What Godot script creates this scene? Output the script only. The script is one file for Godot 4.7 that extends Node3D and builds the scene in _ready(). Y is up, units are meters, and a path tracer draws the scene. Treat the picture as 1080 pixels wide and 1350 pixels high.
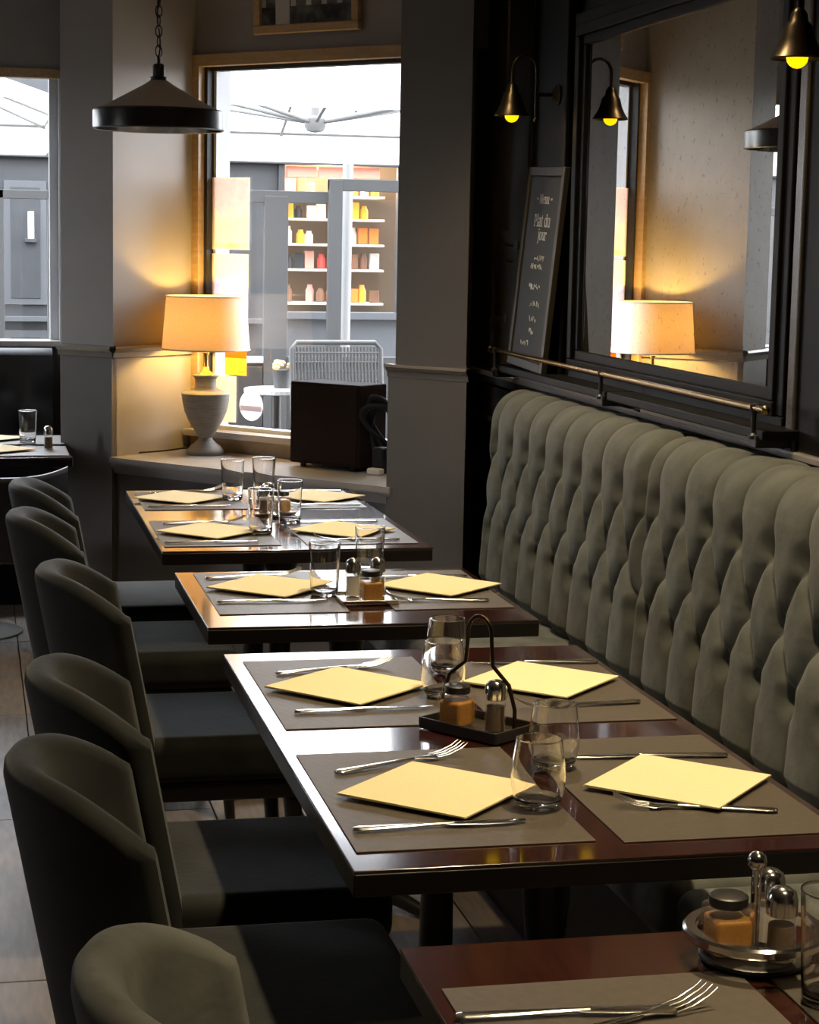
extends Node3D

# ------------------------------------------------------------------ mesh builder
class MB:
	var v := PackedVector3Array()
	var n := PackedVector3Array()
	var uv := PackedVector2Array()
	var ix := PackedInt32Array()
	func tri(a: int, b: int, c: int) -> void:      # counter-clockwise from outside
		ix.append(a); ix.append(c); ix.append(b)
	func quad(a: Vector3, b: Vector3, c: Vector3, d: Vector3) -> void:
		var nn := (b - a).cross(d - a)
		if nn.length() < 1e-12: nn = (c - b).cross(d - b)
		nn = nn.normalized()
		var k := v.size()
		for p in [a, b, c, d]:
			v.append(p); n.append(nn)
		uv.append(Vector2(0, 1)); uv.append(Vector2(1, 1)); uv.append(Vector2(1, 0)); uv.append(Vector2(0, 0))
		tri(k, k + 1, k + 2); tri(k, k + 2, k + 3)
	func grid(rows: Array, closed := false) -> void:   # smooth; normal = along rows x along columns
		var nr: int = rows.size()
		var nc: int = rows[0].size()
		var k := v.size()
		var acc := PackedVector3Array(); acc.resize(nr * nc)
		for i in nr:
			for j in nc:
				v.append(rows[i][j]); uv.append(Vector2(float(j) / (nc - 1), float(i) / (nr - 1)))
		var jm := nc if closed else nc - 1
		for i in nr - 1:
			for j in jm:
				var a := i * nc + j
				var b := (i + 1) * nc + j
				var c := (i + 1) * nc + (j + 1) % nc
				var d := i * nc + (j + 1) % nc
				var f := (v[k + c] - v[k + a]).cross(v[k + d] - v[k + b])
				acc[a] += f; acc[b] += f; acc[c] += f; acc[d] += f
				tri(k + a, k + b, k + c); tri(k + a, k + c, k + d)
		for i in nr * nc:
			n.append(acc[i].normalized() if acc[i].length() > 1e-14 else Vector3.UP)
	func box(c: Vector3, s: Vector3, b := Basis.IDENTITY) -> void:
		rbox(c, s, 0.0, b)
	func rbox(c: Vector3, s: Vector3, r: float, b := Basis.IDENTITY, seg := 1) -> void:
		var h := s / 2.0
		for ax in 3:
			for sg in [-1.0, 1.0]:
				var e1: int = (ax + 1) % 3
				var e2: int = (ax + 2) % 3
				var t1 := _stops(h[e1], r, seg)
				var t2 := _stops(h[e2], r, seg)
				var k := v.size()
				for p1 in t1:
					for p2 in t2:
						var p := Vector3.ZERO
						p[ax] = sg * h[ax]; p[e1] = p1; p[e2] = p2
						var q := Vector3(clampf(p.x, -h.x + r, h.x - r), clampf(p.y, -h.y + r, h.y - r), clampf(p.z, -h.z + r, h.z - r))
						var dir := Vector3.ZERO
						if r > 0.0: dir = (p - q).normalized()
						else: dir[ax] = sg
						v.append(c + b * (q + dir * r)); n.append(b * dir)
						uv.append(Vector2(p1 / (2 * h[e1]) + 0.5, 0.5 - p2 / (2 * h[e2])))
				var w := t2.size()
				for i in t1.size() - 1:
					for j in w - 1:
						var a := k + i * w + j
						if sg > 0:
							tri(a, a + w, a + w + 1); tri(a, a + w + 1, a + 1)
						else:
							tri(a, a + w + 1, a + w); tri(a, a + 1, a + w + 1)
	func _stops(h: float, r: float, seg: int) -> PackedFloat32Array:
		var o := PackedFloat32Array()
		if r <= 0.0: return PackedFloat32Array([-h, h])
		for k in seg + 1: o.append(-h + r * (1.0 - cos(PI / 2 * k / seg)) if seg > 1 else -h + r * k)
		for k in seg + 1: o.append(h - r * (1.0 - cos(PI / 2 * (seg - k) / seg)) if seg > 1 else h - r * (1 - k))
		return o
	func lathe(pr: Array, seg := 24, c := Vector3.ZERO, b := Basis.IDENTITY) -> void:   # [r, y] pairs; split where it turns sharply
		var part: Array = [pr[0]]
		for i in range(1, pr.size()):
			part.append(pr[i])
			var cut := i == pr.size() - 1
			if not cut:
				var d0 := (Vector2(pr[i][0], pr[i][1]) - Vector2(pr[i - 1][0], pr[i - 1][1])).normalized()
				var d1 := (Vector2(pr[i + 1][0], pr[i + 1][1]) - Vector2(pr[i][0], pr[i][1])).normalized()
				cut = d0.dot(d1) < 0.72
			if cut:
				var rows := []
				for q in part:
					var row := PackedVector3Array()
					for j in seg:
						var t := TAU * j / seg
						row.append(c + b * Vector3(maxf(q[0], 1e-5) * cos(t), q[1], maxf(q[0], 1e-5) * sin(t)))
					rows.append(row)
				grid(rows, true)
				part = [pr[i]]
	func tube(path: Array, r, seg := 8, caps := true) -> void:    # r: number or array of radii
		var rows := []
		var m := path.size()
		var nn := Vector3.ZERO
		for i in m:
			var t: Vector3 = (path[mini(i + 1, m - 1)] - path[maxi(i - 1, 0)]).normalized()
			if nn == Vector3.ZERO:
				nn = (Vector3.UP if absf(t.y) < 0.9 else Vector3.RIGHT)
			nn = (nn - t * nn.dot(t)).normalized()
			var bb := nn.cross(t)
			var rad: float = r[i] if r is Array else r
			var row := PackedVector3Array()
			for j in seg:
				var a := TAU * j / seg
				row.append(path[i] + (nn * cos(a) + bb * sin(a)) * rad)
			if i == 0 and caps:
				var z := PackedVector3Array()
				for j in seg: z.append(path[0])
				rows.append(z)
			rows.append(row)
			if i == m - 1 and caps:
				var z2 := PackedVector3Array()
				for j in seg: z2.append(path[i])
				rows.append(z2)
		grid(rows, true)
	func torus(c: Vector3, R: float, r: float, b := Basis.IDENTITY, seg := 20, sq := 1.0) -> void:
		var rows := []
		for i in seg + 1:
			var t := TAU * i / seg
			var row := PackedVector3Array()
			for j in 8:
				var a := TAU * j / 8
				var q := Vector3((R + r * cos(a)) * cos(t), r * sin(a), (R + r * cos(a)) * sin(t) * sq)
				row.append(c + b * q)
			rows.append(row)
		# orientation: along t then a
		var flipped := []
		for row in rows:
			var f := PackedVector3Array()
			for j in 8: f.append(row[7 - j])
			flipped.append(f)
		grid(flipped, true)
	func prism(poly: Array, y0: float, y1: float) -> void:   # plan polygon of Vector2(x, z)
		var pts := PackedVector2Array(poly)
		var area := 0.0
		for i in pts.size():
			area += pts[i].cross(pts[(i + 1) % pts.size()])
		if area > 0.0: pts.reverse()     # run clockwise in (x, z), so that sides face out with y up
		var m := pts.size()
		for i in m:
			var a := pts[i]
			var b := pts[(i + 1) % m]
			quad(Vector3(a.x, y0, a.y), Vector3(b.x, y0, b.y), Vector3(b.x, y1, b.y), Vector3(a.x, y1, a.y))
		var t := Geometry2D.triangulate_polygon(pts)
		for i in range(0, t.size(), 3):
			for top in [true, false]:
				var k := v.size()
				var q := [pts[t[i]], pts[t[i + 1]], pts[t[i + 2]]]
				var cr: float = (q[1] - q[0]).cross(q[2] - q[0])
				if (cr > 0.0) == top: q.reverse()
				for p in q:
					v.append(Vector3(p.x, y1 if top else y0, p.y)); n.append(Vector3.UP if top else Vector3.DOWN); uv.append(p)
				tri(k, k + 1, k + 2)
	func sphere(c: Vector3, r: float, seg := 12, sc := Vector3.ONE) -> void:
		var rows := []
		for i in seg / 2 + 1:
			var a := -PI / 2 + PI * i / (seg / 2)
			var row := PackedVector3Array()
			for j in seg:
				var t := TAU * j / seg
				row.append(c + Vector3(cos(a) * cos(t), sin(a), cos(a) * sin(t)) * r * sc)
			rows.append(row)
		grid(rows, true)
	func mesh() -> ArrayMesh:
		var arr := []
		arr.resize(Mesh.ARRAY_MAX)
		arr[Mesh.ARRAY_VERTEX] = v; arr[Mesh.ARRAY_NORMAL] = n; arr[Mesh.ARRAY_TEX_UV] = uv; arr[Mesh.ARRAY_INDEX] = ix
		var m := ArrayMesh.new()
		m.add_surface_from_arrays(Mesh.PRIMITIVE_TRIANGLES, arr)
		return m

# ------------------------------------------------------------------ naming helpers
var used := {}
func numbered(called: String) -> String:
	var k: int = used.get(called, 0)
	used[called] = k + 1
	return called if k == 0 else "%s_%03d" % [called, k]

func tag(o: Node, label: String, category: String, group := "") -> Node:
	o.set_meta("label", label); o.set_meta("category", category)
	if group: o.set_meta("group", group)
	return o

func thing(called: String, label: String, category: String, at := Vector3.ZERO, turn := 0.0, group := "") -> Node3D:
	var o := Node3D.new()
	o.name = numbered(called)
	add_child(o)
	o.position = at; o.rotation.y = turn
	tag(o, label, category, group)
	return o

func part(parent: Node, called: String, m, material: Material, label := "") -> MeshInstance3D:
	var o := MeshInstance3D.new()
	o.name = called if parent != self else numbered(called)
	o.mesh = m.mesh() if m is MB else m
	o.material_override = material
	parent.add_child(o, true)
	if label: o.set_meta("label", label)
	return o

func struct(called: String, m, material: Material, parent: Node = null, label := "") -> MeshInstance3D:
	var o := part(parent if parent else self, called, m, material, label)
	if parent == null: o.set_meta("kind", "structure")
	return o

func copy_of(o: Node3D, at: Vector3, turn: float, label: String) -> Node3D:
	var stem := RegEx.create_from_string("_\\d{3}$").sub(o.name, "")
	var c: Node3D = o.duplicate()
	c.name = numbered(stem)
	add_child(c)
	c.position = at; c.rotation = Vector3(0, turn, 0)
	c.set_meta("label", label)
	return c

# ------------------------------------------------------------------ materials
func lin(r: float, g: float, b: float, a := 1.0) -> Color:
	var c := Color(r, g, b).linear_to_srgb()
	c.a = a
	return c

func noise_image(sd: int, freq: float, octaves: int, size := 256) -> Image:
	var f := FastNoiseLite.new()
	f.seed = sd; f.frequency = freq; f.fractal_octaves = octaves
	return f.get_seamless_image(size, size)

func tinted(sd: int, freq: float, octaves: int, lo: Color, hi: Color, size := 256) -> ImageTexture:   # colours in linear values
	var im := noise_image(sd, freq, octaves, size)
	var o := Image.create(size, size, false, Image.FORMAT_RGB8)
	for y in size:
		for x in size:
			o.set_pixel(x, y, lo.lerp(hi, im.get_pixel(x, y).r).linear_to_srgb())
	return ImageTexture.create_from_image(o)

func grey_noise(sd: int, freq: float, octaves: int, size := 256) -> ImageTexture:
	return ImageTexture.create_from_image(noise_image(sd, freq, octaves, size))

func mat(c: Color, rough := 0.6, metal := 0.0) -> StandardMaterial3D:
	var m := StandardMaterial3D.new()
	m.albedo_color = c; m.roughness = rough; m.metallic = metal
	return m

func textured(t: Texture2D, scale: Vector3, rough: float, bump: Texture2D = null, relief := 0.0, world := false) -> StandardMaterial3D:
	var m := StandardMaterial3D.new()
	m.albedo_texture = t
	m.roughness = rough
	m.uv1_triplanar = true; m.uv1_world_triplanar = world; m.uv1_scale = scale
	if bump:
		m.heightmap_enabled = true; m.heightmap_texture = bump; m.heightmap_scale = relief
	return m

func pane_mat(c := Color(1, 1, 1, 0.03)) -> StandardMaterial3D:
	var m := mat(c, 0.0)
	m.transparency = BaseMaterial3D.TRANSPARENCY_ALPHA
	return m

var M := {}
func make_materials() -> void:
	var plaster_bump := grey_noise(3, 0.03, 5)
	M.wall = textured(tinted(1, 0.012, 4, Color(0.275, 0.250, 0.232), Color(0.320, 0.294, 0.275)), Vector3.ONE * 0.6, 0.55, plaster_bump, 0.12, true)
	M.wall_dark = textured(tinted(2, 0.012, 4, Color(0.062, 0.047, 0.037), Color(0.082, 0.063, 0.050)), Vector3.ONE * 0.8, 0.7, plaster_bump, 0.1, true)
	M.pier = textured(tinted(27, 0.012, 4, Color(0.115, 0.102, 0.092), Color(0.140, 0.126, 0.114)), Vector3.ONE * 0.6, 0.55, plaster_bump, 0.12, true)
	M.dado = textured(tinted(4, 0.012, 4, Color(0.125, 0.113, 0.103), Color(0.150, 0.136, 0.125)), Vector3.ONE * 0.6, 0.42, plaster_bump, 0.06, true)
	M.rail = textured(tinted(5, 0.02, 3, Color(0.22, 0.20, 0.18), Color(0.26, 0.235, 0.215)), Vector3.ONE, 0.24, null, 0.0, true)
	M.ledge = textured(tinted(6, 0.02, 4, Color(0.40, 0.372, 0.35), Color(0.46, 0.43, 0.405)), Vector3(1, 1, 1), 0.22, null, 0.0, true)
	M.ceiling = mat(lin(0.45, 0.42, 0.38), 0.9)
	M.black = textured(tinted(7, 0.03, 3, Color(0.006, 0.0056, 0.0056), Color(0.009, 0.0085, 0.0085)), Vector3.ONE, 0.5)
	M.black.metallic_specular = 0.25
	M.black_rail = mat(lin(0.05, 0.046, 0.043), 0.25)
	var wood := tinted(8, 0.02, 5, Color(0.020, 0.0050, 0.0030), Color(0.050, 0.0130, 0.0072))
	M.table = textured(wood, Vector3(9, 9, 0.9), 0.16, null, 0.0, true)
	M.table.clearcoat_enabled = true; M.table.clearcoat = 1.0; M.table.clearcoat_roughness = 0.06
	M.edge = mat(lin(0.011, 0.007, 0.006), 0.3)
	var weave := Image.create(64, 64, false, Image.FORMAT_L8)
	for y in 64:
		for x in 64:
			weave.set_pixel(x, y, Color.WHITE * (0.5 + 0.5 * (sin(x * TAU / 4.0) * (1.0 if (y / 4) % 2 == 0 else -1.0))))
	M.placemat = textured(tinted(9, 0.06, 4, Color(0.068, 0.053, 0.037), Color(0.090, 0.071, 0.050)), Vector3.ONE * 3, 0.5, ImageTexture.create_from_image(weave), 0.02)
	M.napkin = textured(tinted(10, 0.08, 4, Color(0.80, 0.66, 0.37), Color(0.86, 0.72, 0.42)), Vector3.ONE * 6, 0.85)
	var pile := grey_noise(12, 0.09, 4)
	M.velvet = textured(tinted(11, 0.014, 5, Color(0.062, 0.065, 0.057), Color(0.146, 0.148, 0.131)), Vector3.ONE * 2.2, 0.8, pile, 0.05)
	M.velvet.rim_enabled = true; M.velvet.rim = 0.15; M.velvet.rim_tint = 0.4; M.velvet.metallic_specular = 0.25
	M.chair = textured(tinted(13, 0.012, 5, Color(0.009, 0.0095, 0.0085), Color(0.027, 0.0275, 0.024)), Vector3.ONE * 1.8, 0.75, pile, 0.04)
	M.chair.rim_enabled = true; M.chair.rim = 0.32; M.chair.rim_tint = 0.2; M.chair.metallic_specular = 0.25
	M.leather = mat(lin(0.012, 0.012, 0.013), 0.4)
	M.leg = mat(lin(0.010, 0.008, 0.007), 0.35)
	M.steel = mat(lin(0.72, 0.70, 0.67), 0.16, 1.0)
	M.dull_steel = mat(lin(0.50, 0.48, 0.45), 0.3, 1.0)
	M.brass = mat(lin(0.40, 0.27, 0.12), 0.25, 1.0)
	M.old_brass = mat(lin(0.055, 0.040, 0.024), 0.34, 1.0)
	M.iron = mat(lin(0.014, 0.012, 0.011), 0.4)
	M.glass = pane_mat(Color(1, 1, 1, 0.02))
	M.solid_glass = mat(Color(1, 1, 1, 0.0), 0.0)
	M.solid_glass.refraction_enabled = true; M.solid_glass.refraction_scale = 0.05
	M.pane = pane_mat(Color(0.92, 0.95, 0.96, 0.008))
	M.mustard = textured(tinted(14, 0.05, 3, Color(0.40, 0.17, 0.02), Color(0.55, 0.26, 0.04)), Vector3.ONE * 12, 0.35)
	M.salt = mat(lin(0.75, 0.72, 0.66), 0.8)
	M.pepper = textured(tinted(15, 0.12, 3, Color(0.05, 0.03, 0.015), Color(0.22, 0.14, 0.07)), Vector3.ONE * 20, 0.8)
	M.mirror = mat(lin(0.97, 0.96, 0.94), 0.0, 1.0)
	var fo := Image.create(512, 512, false, Image.FORMAT_RGB8)
	var fn := noise_image(16, 0.05, 3, 512)
	var fc := noise_image(26, 0.012, 4, 512)
	for y in 512:
		for x in 512:
			var k := 0.90 + 0.10 * fc.get_pixel(x, y).r
			if fn.get_pixel(x, y).r > 0.80: k *= 0.70
			fo.set_pixel(x, y, Color(k, k * 0.99, k * 0.96).linear_to_srgb())
	var fox := ImageTexture.create_from_image(fo)
	M.mirror.albedo_texture = fox
	M.mirror.uv1_triplanar = true; M.mirror.uv1_scale = Vector3.ONE * 1.3
	M.urn = textured(tinted(17, 0.02, 5, Color(0.13, 0.115, 0.10), Color(0.24, 0.22, 0.195)), Vector3(2, 14, 2), 0.6)
	M.gold = mat(lin(0.75, 0.50, 0.12), 0.25, 1.0)
	M.shade = textured(tinted(18, 0.09, 4, Color(0.80, 0.76, 0.68), Color(0.90, 0.86, 0.78)), Vector3.ONE * 3, 0.9)
	M.shade.backlight_enabled = true; M.shade.backlight = lin(0.185, 0.122, 0.036)
	M.oak = textured(tinted(19, 0.02, 5, Color(0.30, 0.20, 0.095), Color(0.44, 0.30, 0.16)), Vector3(8, 8, 1), 0.4, null, 0.0, true)
	M.alu = mat(lin(0.45, 0.46, 0.48), 0.45, 0.0)
	M.gasket = mat(lin(0.01, 0.01, 0.01), 0.6)
	M.screen_grey = mat(lin(0.080, 0.080, 0.080), 0.5)
	M.screen_dark = mat(lin(0.035, 0.035, 0.037), 0.5)
	M.canvas = textured(tinted(20, 0.05, 3, Color(0.84, 0.83, 0.81), Color(0.88, 0.87, 0.85)), Vector3.ONE, 0.9)
	M.canvas.backlight_enabled = true; M.canvas.backlight = lin(0.9, 0.88, 0.85)
	M.strut = mat(lin(0.22, 0.22, 0.22), 0.5)
	M.facade = textured(tinted(21, 0.02, 4, Color(0.018, 0.019, 0.021), Color(0.026, 0.027, 0.030)), Vector3.ONE, 0.5)
	M.facade_light = mat(lin(0.050, 0.052, 0.056), 0.5)
	M.street = textured(tinted(22, 0.05, 4, Color(0.08, 0.08, 0.078), Color(0.13, 0.129, 0.127)), Vector3.ONE * 0.7, 0.85, null, 0.0, true)
	M.wicker = textured(tinted(23, 0.1, 4, Color(0.075, 0.073, 0.07), Color(0.14, 0.137, 0.132)), Vector3.ONE * 8, 0.7)
	M.marble = textured(tinted(24, 0.02, 5, Color(0.42, 0.42, 0.42), Color(0.85, 0.85, 0.84)), Vector3.ONE * 6, 0.2)
	M.speaker = textured(tinted(25, 0.05, 4, Color(0.016, 0.010, 0.008), Color(0.026, 0.016, 0.013)), Vector3(3, 12, 3), 0.8)
	M.speaker.metallic_specular = 0.2
	M.cloth_black = mat(lin(0.008, 0.008, 0.009), 0.8)

# ------------------------------------------------------------------ plan of the window bay: a corner cut at 42 degrees
const A0 := Vector2(1.658, -6.599)
var U := Vector2(-sin(deg_to_rad(42.0)), -cos(deg_to_rad(42.0)))
var V := Vector2(cos(deg_to_rad(42.0)), -sin(deg_to_rad(42.0)))
func W(s: float, d: float) -> Vector2: return A0 + U * s + V * d
func W3(s: float, y: float, d: float) -> Vector3:
	var q := W(s, d)
	return Vector3(q.x, y, q.y)
func bay_basis() -> Basis:    # local x along the window towards the pier, y up, z into the room
	return Basis(Vector3(-U.x, 0, -U.y), Vector3.UP, Vector3(-V.x, 0, -V.y))
var BAY_TURN := 0.0

func _ready() -> void:
	make_materials()
	BAY_TURN = bay_basis().get_euler().y
	camera_and_light()
	room()
	bay()
	left_window()
	panelled_wall()
	outside()
	banquette()
	tables()
	chairs()
	lamps()
	ledge_things()
	table_settings()
	far_left_table()

# ------------------------------------------------------------------ camera, sky, large lights, exposure
func camera_and_light() -> void:
	var cam := Camera3D.new()
	cam.name = "camera"
	cam.position = Vector3(0, 1.58, 0)
	cam.rotation = Vector3(-0.136, -0.219, 0.019)
	cam.fov = rad_to_deg(2.0 * atan(675.0 / 2602.0))
	cam.near = 0.05; cam.far = 200.0
	add_child(cam)
	cam.current = true
	var we := WorldEnvironment.new()
	we.name = "world_environment"
	var e := Environment.new()
	e.background_mode = Environment.BG_SKY
	var sky := Sky.new()
	var sm := ProceduralSkyMaterial.new()
	sm.sky_top_color = Color(0.90, 0.93, 0.97); sm.sky_horizon_color = Color(0.96, 0.97, 0.98)
	sm.ground_bottom_color = Color(0.4, 0.4, 0.4); sm.ground_horizon_color = Color(0.7, 0.7, 0.7)
	sm.sky_energy_multiplier = 1.0
	sky.sky_material = sm
	e.sky = sky
	e.background_energy_multiplier = 18.0
	e.tonemap_mode = Environment.TONE_MAPPER_LINEAR
	e.tonemap_exposure = 1.0
	e.sdfgi_enabled = true; e.ssao_enabled = true; e.ssil_enabled = true
	we.environment = e
	add_child(we)

# ------------------------------------------------------------------ room shell
const TOP := 2.95
func room() -> void:
	var m := MB.new()
	m.box(Vector3(-1.3, -0.056, -3.4), Vector3(6.6, 0.1, 12.2))
	var fl := struct("floor", m, mat(lin(0.03, 0.026, 0.022), 0.8))
	var tones := [[0.170, 0.135, 0.108], [0.205, 0.165, 0.135], [0.185, 0.146, 0.116], [0.225, 0.186, 0.155]]
	var pm := []
	for i in 4:
		var t: Array = tones[i]
		pm.append(textured(tinted(30 + i, 0.03, 5, Color(t[0] * 0.72, t[1] * 0.72, t[2] * 0.72), Color(t[0] * 1.25, t[1] * 1.25, t[2] * 1.25)), Vector3(5, 5, 0.8), 0.5, null, 0.0, true))
	var plank := MB.new()
	plank.rbox(Vector3.ZERO, Vector3(0.236, 0.012, 1.196), 0.002)
	var pmesh := plank.mesh()
	var rng := RandomNumberGenerator.new(); rng.seed = 5
	for i in 18:
		var off := rng.randf_range(0.0, 1.2)
		for k in 10:
			var z := 2.2 - off - k * 1.2
			if z < -8.6: continue
			var o := part(fl, "plank", pmesh, pm[rng.randi() % 4])
			o.position = Vector3(-2.36 + i * 0.24, -0.002, z)
	m = MB.new(); m.box(Vector3(-1.3, TOP + 0.06, -3.4), Vector3(6.9, 0.12, 12.4))
	struct("ceiling", m, M.ceiling)
	m = MB.new()
	m.box(Vector3(-4.58, TOP / 2, -1.45), Vector3(0.16, TOP, 8.3))
	m.box(Vector3(-4.58, TOP / 2, -7.85), Vector3(0.16, TOP, 3.1))
	m.box(Vector3(-4.58, 0.5, -5.95), Vector3(0.16, 1.0, 0.7))
	m.box(Vector3(-4.58, (2.3 + TOP) / 2, -5.95), Vector3(0.16, TOP - 2.3, 0.7))
	struct("wall_left", m, M.wall)
	var w3 := Node3D.new(); w3.name = "window_3"; add_child(w3); w3.set_meta("kind", "structure")
	m = MB.new()
	for zz in [-6.27, -5.63]: m.box(Vector3(-4.58, 1.65, zz), Vector3(0.06, 1.3, 0.06))
	for yy in [1.03, 2.27]: m.box(Vector3(-4.58, yy, -5.95), Vector3(0.06, 0.06, 0.7))
	part(w3, "window_frame", m, M.alu)
	m = MB.new()
	m.quad(Vector3(-4.6, 1.0, -5.6), Vector3(-4.6, 1.0, -6.3), Vector3(-4.6, 2.3, -6.3), Vector3(-4.6, 2.3, -5.6))
	part(w3, "pane", m, M.pane)
	m = MB.new(); m.box(Vector3(-1.3, TOP / 2, 2.6), Vector3(6.7, TOP, 0.16))
	struct("wall_near", m, M.wall)
	m = MB.new(); m.box(Vector3(1.98, TOP / 2, -2.5), Vector3(0.18, TOP, 10.2))
	struct("wall_right", m, M.wall_dark)

func bay() -> void:
	# pier between the panelled wall and the window
	var m := MB.new()
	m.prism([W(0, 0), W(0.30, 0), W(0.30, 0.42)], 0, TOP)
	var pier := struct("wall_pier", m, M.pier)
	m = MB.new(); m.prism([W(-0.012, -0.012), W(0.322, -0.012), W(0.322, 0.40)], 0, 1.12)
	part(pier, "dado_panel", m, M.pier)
	cap_rail(pier, W(-0.02, 0), W(0.325, 0), 1.152)
	m = MB.new(); m.prism([Vector2(1.775, -7.12), Vector2(1.868, -7.45), Vector2(2.07, -7.55), Vector2(2.07, -7.9), Vector2(1.80, -7.26)], 0, TOP)
	struct("wall_corner", m, M.wall)
	# pillar between the two windows, and the side of the bay
	m = MB.new()
	m.prism([W(1.957, 0), W(1.672, 0), W(1.672, 0.62), W(1.85, 0.62), Vector2(0.56, -9.3), Vector2(0.405, -9.12)], 0, TOP)
	var pil := struct("wall_pillar", m, M.wall)
	m = MB.new(); m.prism([W(1.957, -0.008), W(1.672, -0.008), W(1.672, 0.02), W(1.957, 0.02)], 0, 1.12)
	part(pil, "dado_panel", m, M.dado)
	cap_rail(pil, W(1.664, 0), W(1.965, 0), 1.152)
	cap_rail(pil, W(1.672, 0.49), W(1.672, -0.012), 1.152)
	# wall over and under the bay window
	m = MB.new(); m.prism([W(0.36, 0.48), W(1.70, 0.48), W(1.70, 0.64), W(0.36, 0.64)], 2.30, TOP)
	struct("wall_over_window", m, M.wall)
	m = MB.new(); m.prism([W(0.36, 0.47), W(1.70, 0.47), W(1.70, 0.64), W(0.36, 0.64)], 0, 0.775)
	struct("wall_under_window", m, M.dado)
	# ledge
	m = MB.new(); m.prism([W(0.31, 0.02), W(1.672, 0.02), W(1.672, 0.08), W(0.31, 0.08)], 0, 0.68)
	var led := struct("wall_ledge", m, M.dado)
	m = MB.new(); m.prism([W(0.30, -0.025), W(1.672, -0.025), W(1.672, 0.475), W(0.31, 0.475)], 0.693, 0.715)
	part(led, "ledge_top", m, M.ledge)
	for k in 3:
		m = MB.new()
		var d: float = [-0.015, -0.004, 0.006][k]
		m.prism([W(0.305, d), W(1.672, d), W(1.672, 0.05), W(0.305, 0.05)], 0.678 - k * 0.014, 0.693 - k * 0.014)
		part(led, "moulding", m, M.ledge)
	# the window itself
	var win := Node3D.new()
	win.name = "window_2"
	add_child(win)
	win.set_meta("kind", "structure")
	var b := bay_basis()
	var casing := func(s0: float, s1: float, y0: float, y1: float, d0: float, d1: float, called: String, material: Material) -> void:
		var q := MB.new()
		q.prism([W(s0, d0), W(s1, d0), W(s1, d1), W(s0, d1)], y0, y1)
		part(win, called, q, material)
	casing.call(1.635, 1.672, 0.79, 2.30, 0.455, 0.50, "casing", M.oak)
	casing.call(0.36, 1.672, 2.265, 2.31, 0.455, 0.50, "casing", M.oak)
	casing.call(0.36, 1.665, 0.775, 0.80, 0.40, 0.50, "window_sill", M.ledge)
	casing.call(0.36, 1.665, 0.715, 0.775, 0.445, 0.475, "casing", M.oak)
	casing.call(1.618, 1.640, 0.80, 2.27, 0.49, 0.53, "gasket", M.gasket)
	casing.call(1.605, 1.640, 0.80, 2.27, 0.53, 0.615, "window_frame", M.alu)
	casing.call(0.37, 0.42, 0.80, 2.27, 0.51, 0.56, "window_frame", M.alu)
	casing.call(0.37, 1.62, 2.25, 2.275, 0.51, 0.56, "window_frame", M.gasket)
	casing.call(0.37, 1.62, 0.80, 0.815, 0.505, 0.56, "window_frame", M.alu)
	var g := MB.new()
	g.quad(W3(1.605, 0.81, 0.53), W3(0.42, 0.81, 0.53), W3(0.42, 2.25, 0.53), W3(1.605, 2.25, 0.53))
	part(win, "pane", g, M.pane)

func cap_rail(parent: Node, p: Vector2, q: Vector2, y: float) -> void:    # moulded rail on the room side (left of p->q looking down)
	var t := (q - p).normalized()
	var o := Vector2(t.y, -t.x)            # out of the wall
	var mid := (p + q) / 2
	if o.dot(-V) < 0.0 and o.dot(Vector2(0, 1)) < 0.0: o = -o
	var prof := [[0.0, 0.0], [0.026, 0.0], [0.030, -0.010], [0.024, -0.020], [0.016, -0.026], [0.014, -0.045], [0.0, -0.050]]
	var m := MB.new()
	for i in prof.size() - 1:
		var a: Array = prof[i]
		var b: Array = prof[i + 1]
		var pa: Vector2 = p + o * a[0]
		var pb: Vector2 = p + o * b[0]
		var qa: Vector2 = q + o * a[0]
		var qb: Vector2 = q + o * b[0]
		var v0 := Vector3(pa.x, y + a[1], pa.y)
		var v1 := Vector3(qa.x, y + a[1], qa.y)
		var v2 := Vector3(qb.x, y + b[1], qb.y)
		var v3 := Vector3(pb.x, y + b[1], pb.y)
		var nn := (v1 - v0).cross(v3 - v0)
		var outward := Vector3(o.x, 0.6, o.y) if b[0] >= a[0] else Vector3(o.x, -0.6, o.y)
		if nn.dot(outward) > 0.0: m.quad(v0, v1, v2, v3)
		else: m.quad(v3, v2, v1, v0)
	part(parent, "chair_rail", m, M.rail)

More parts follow.
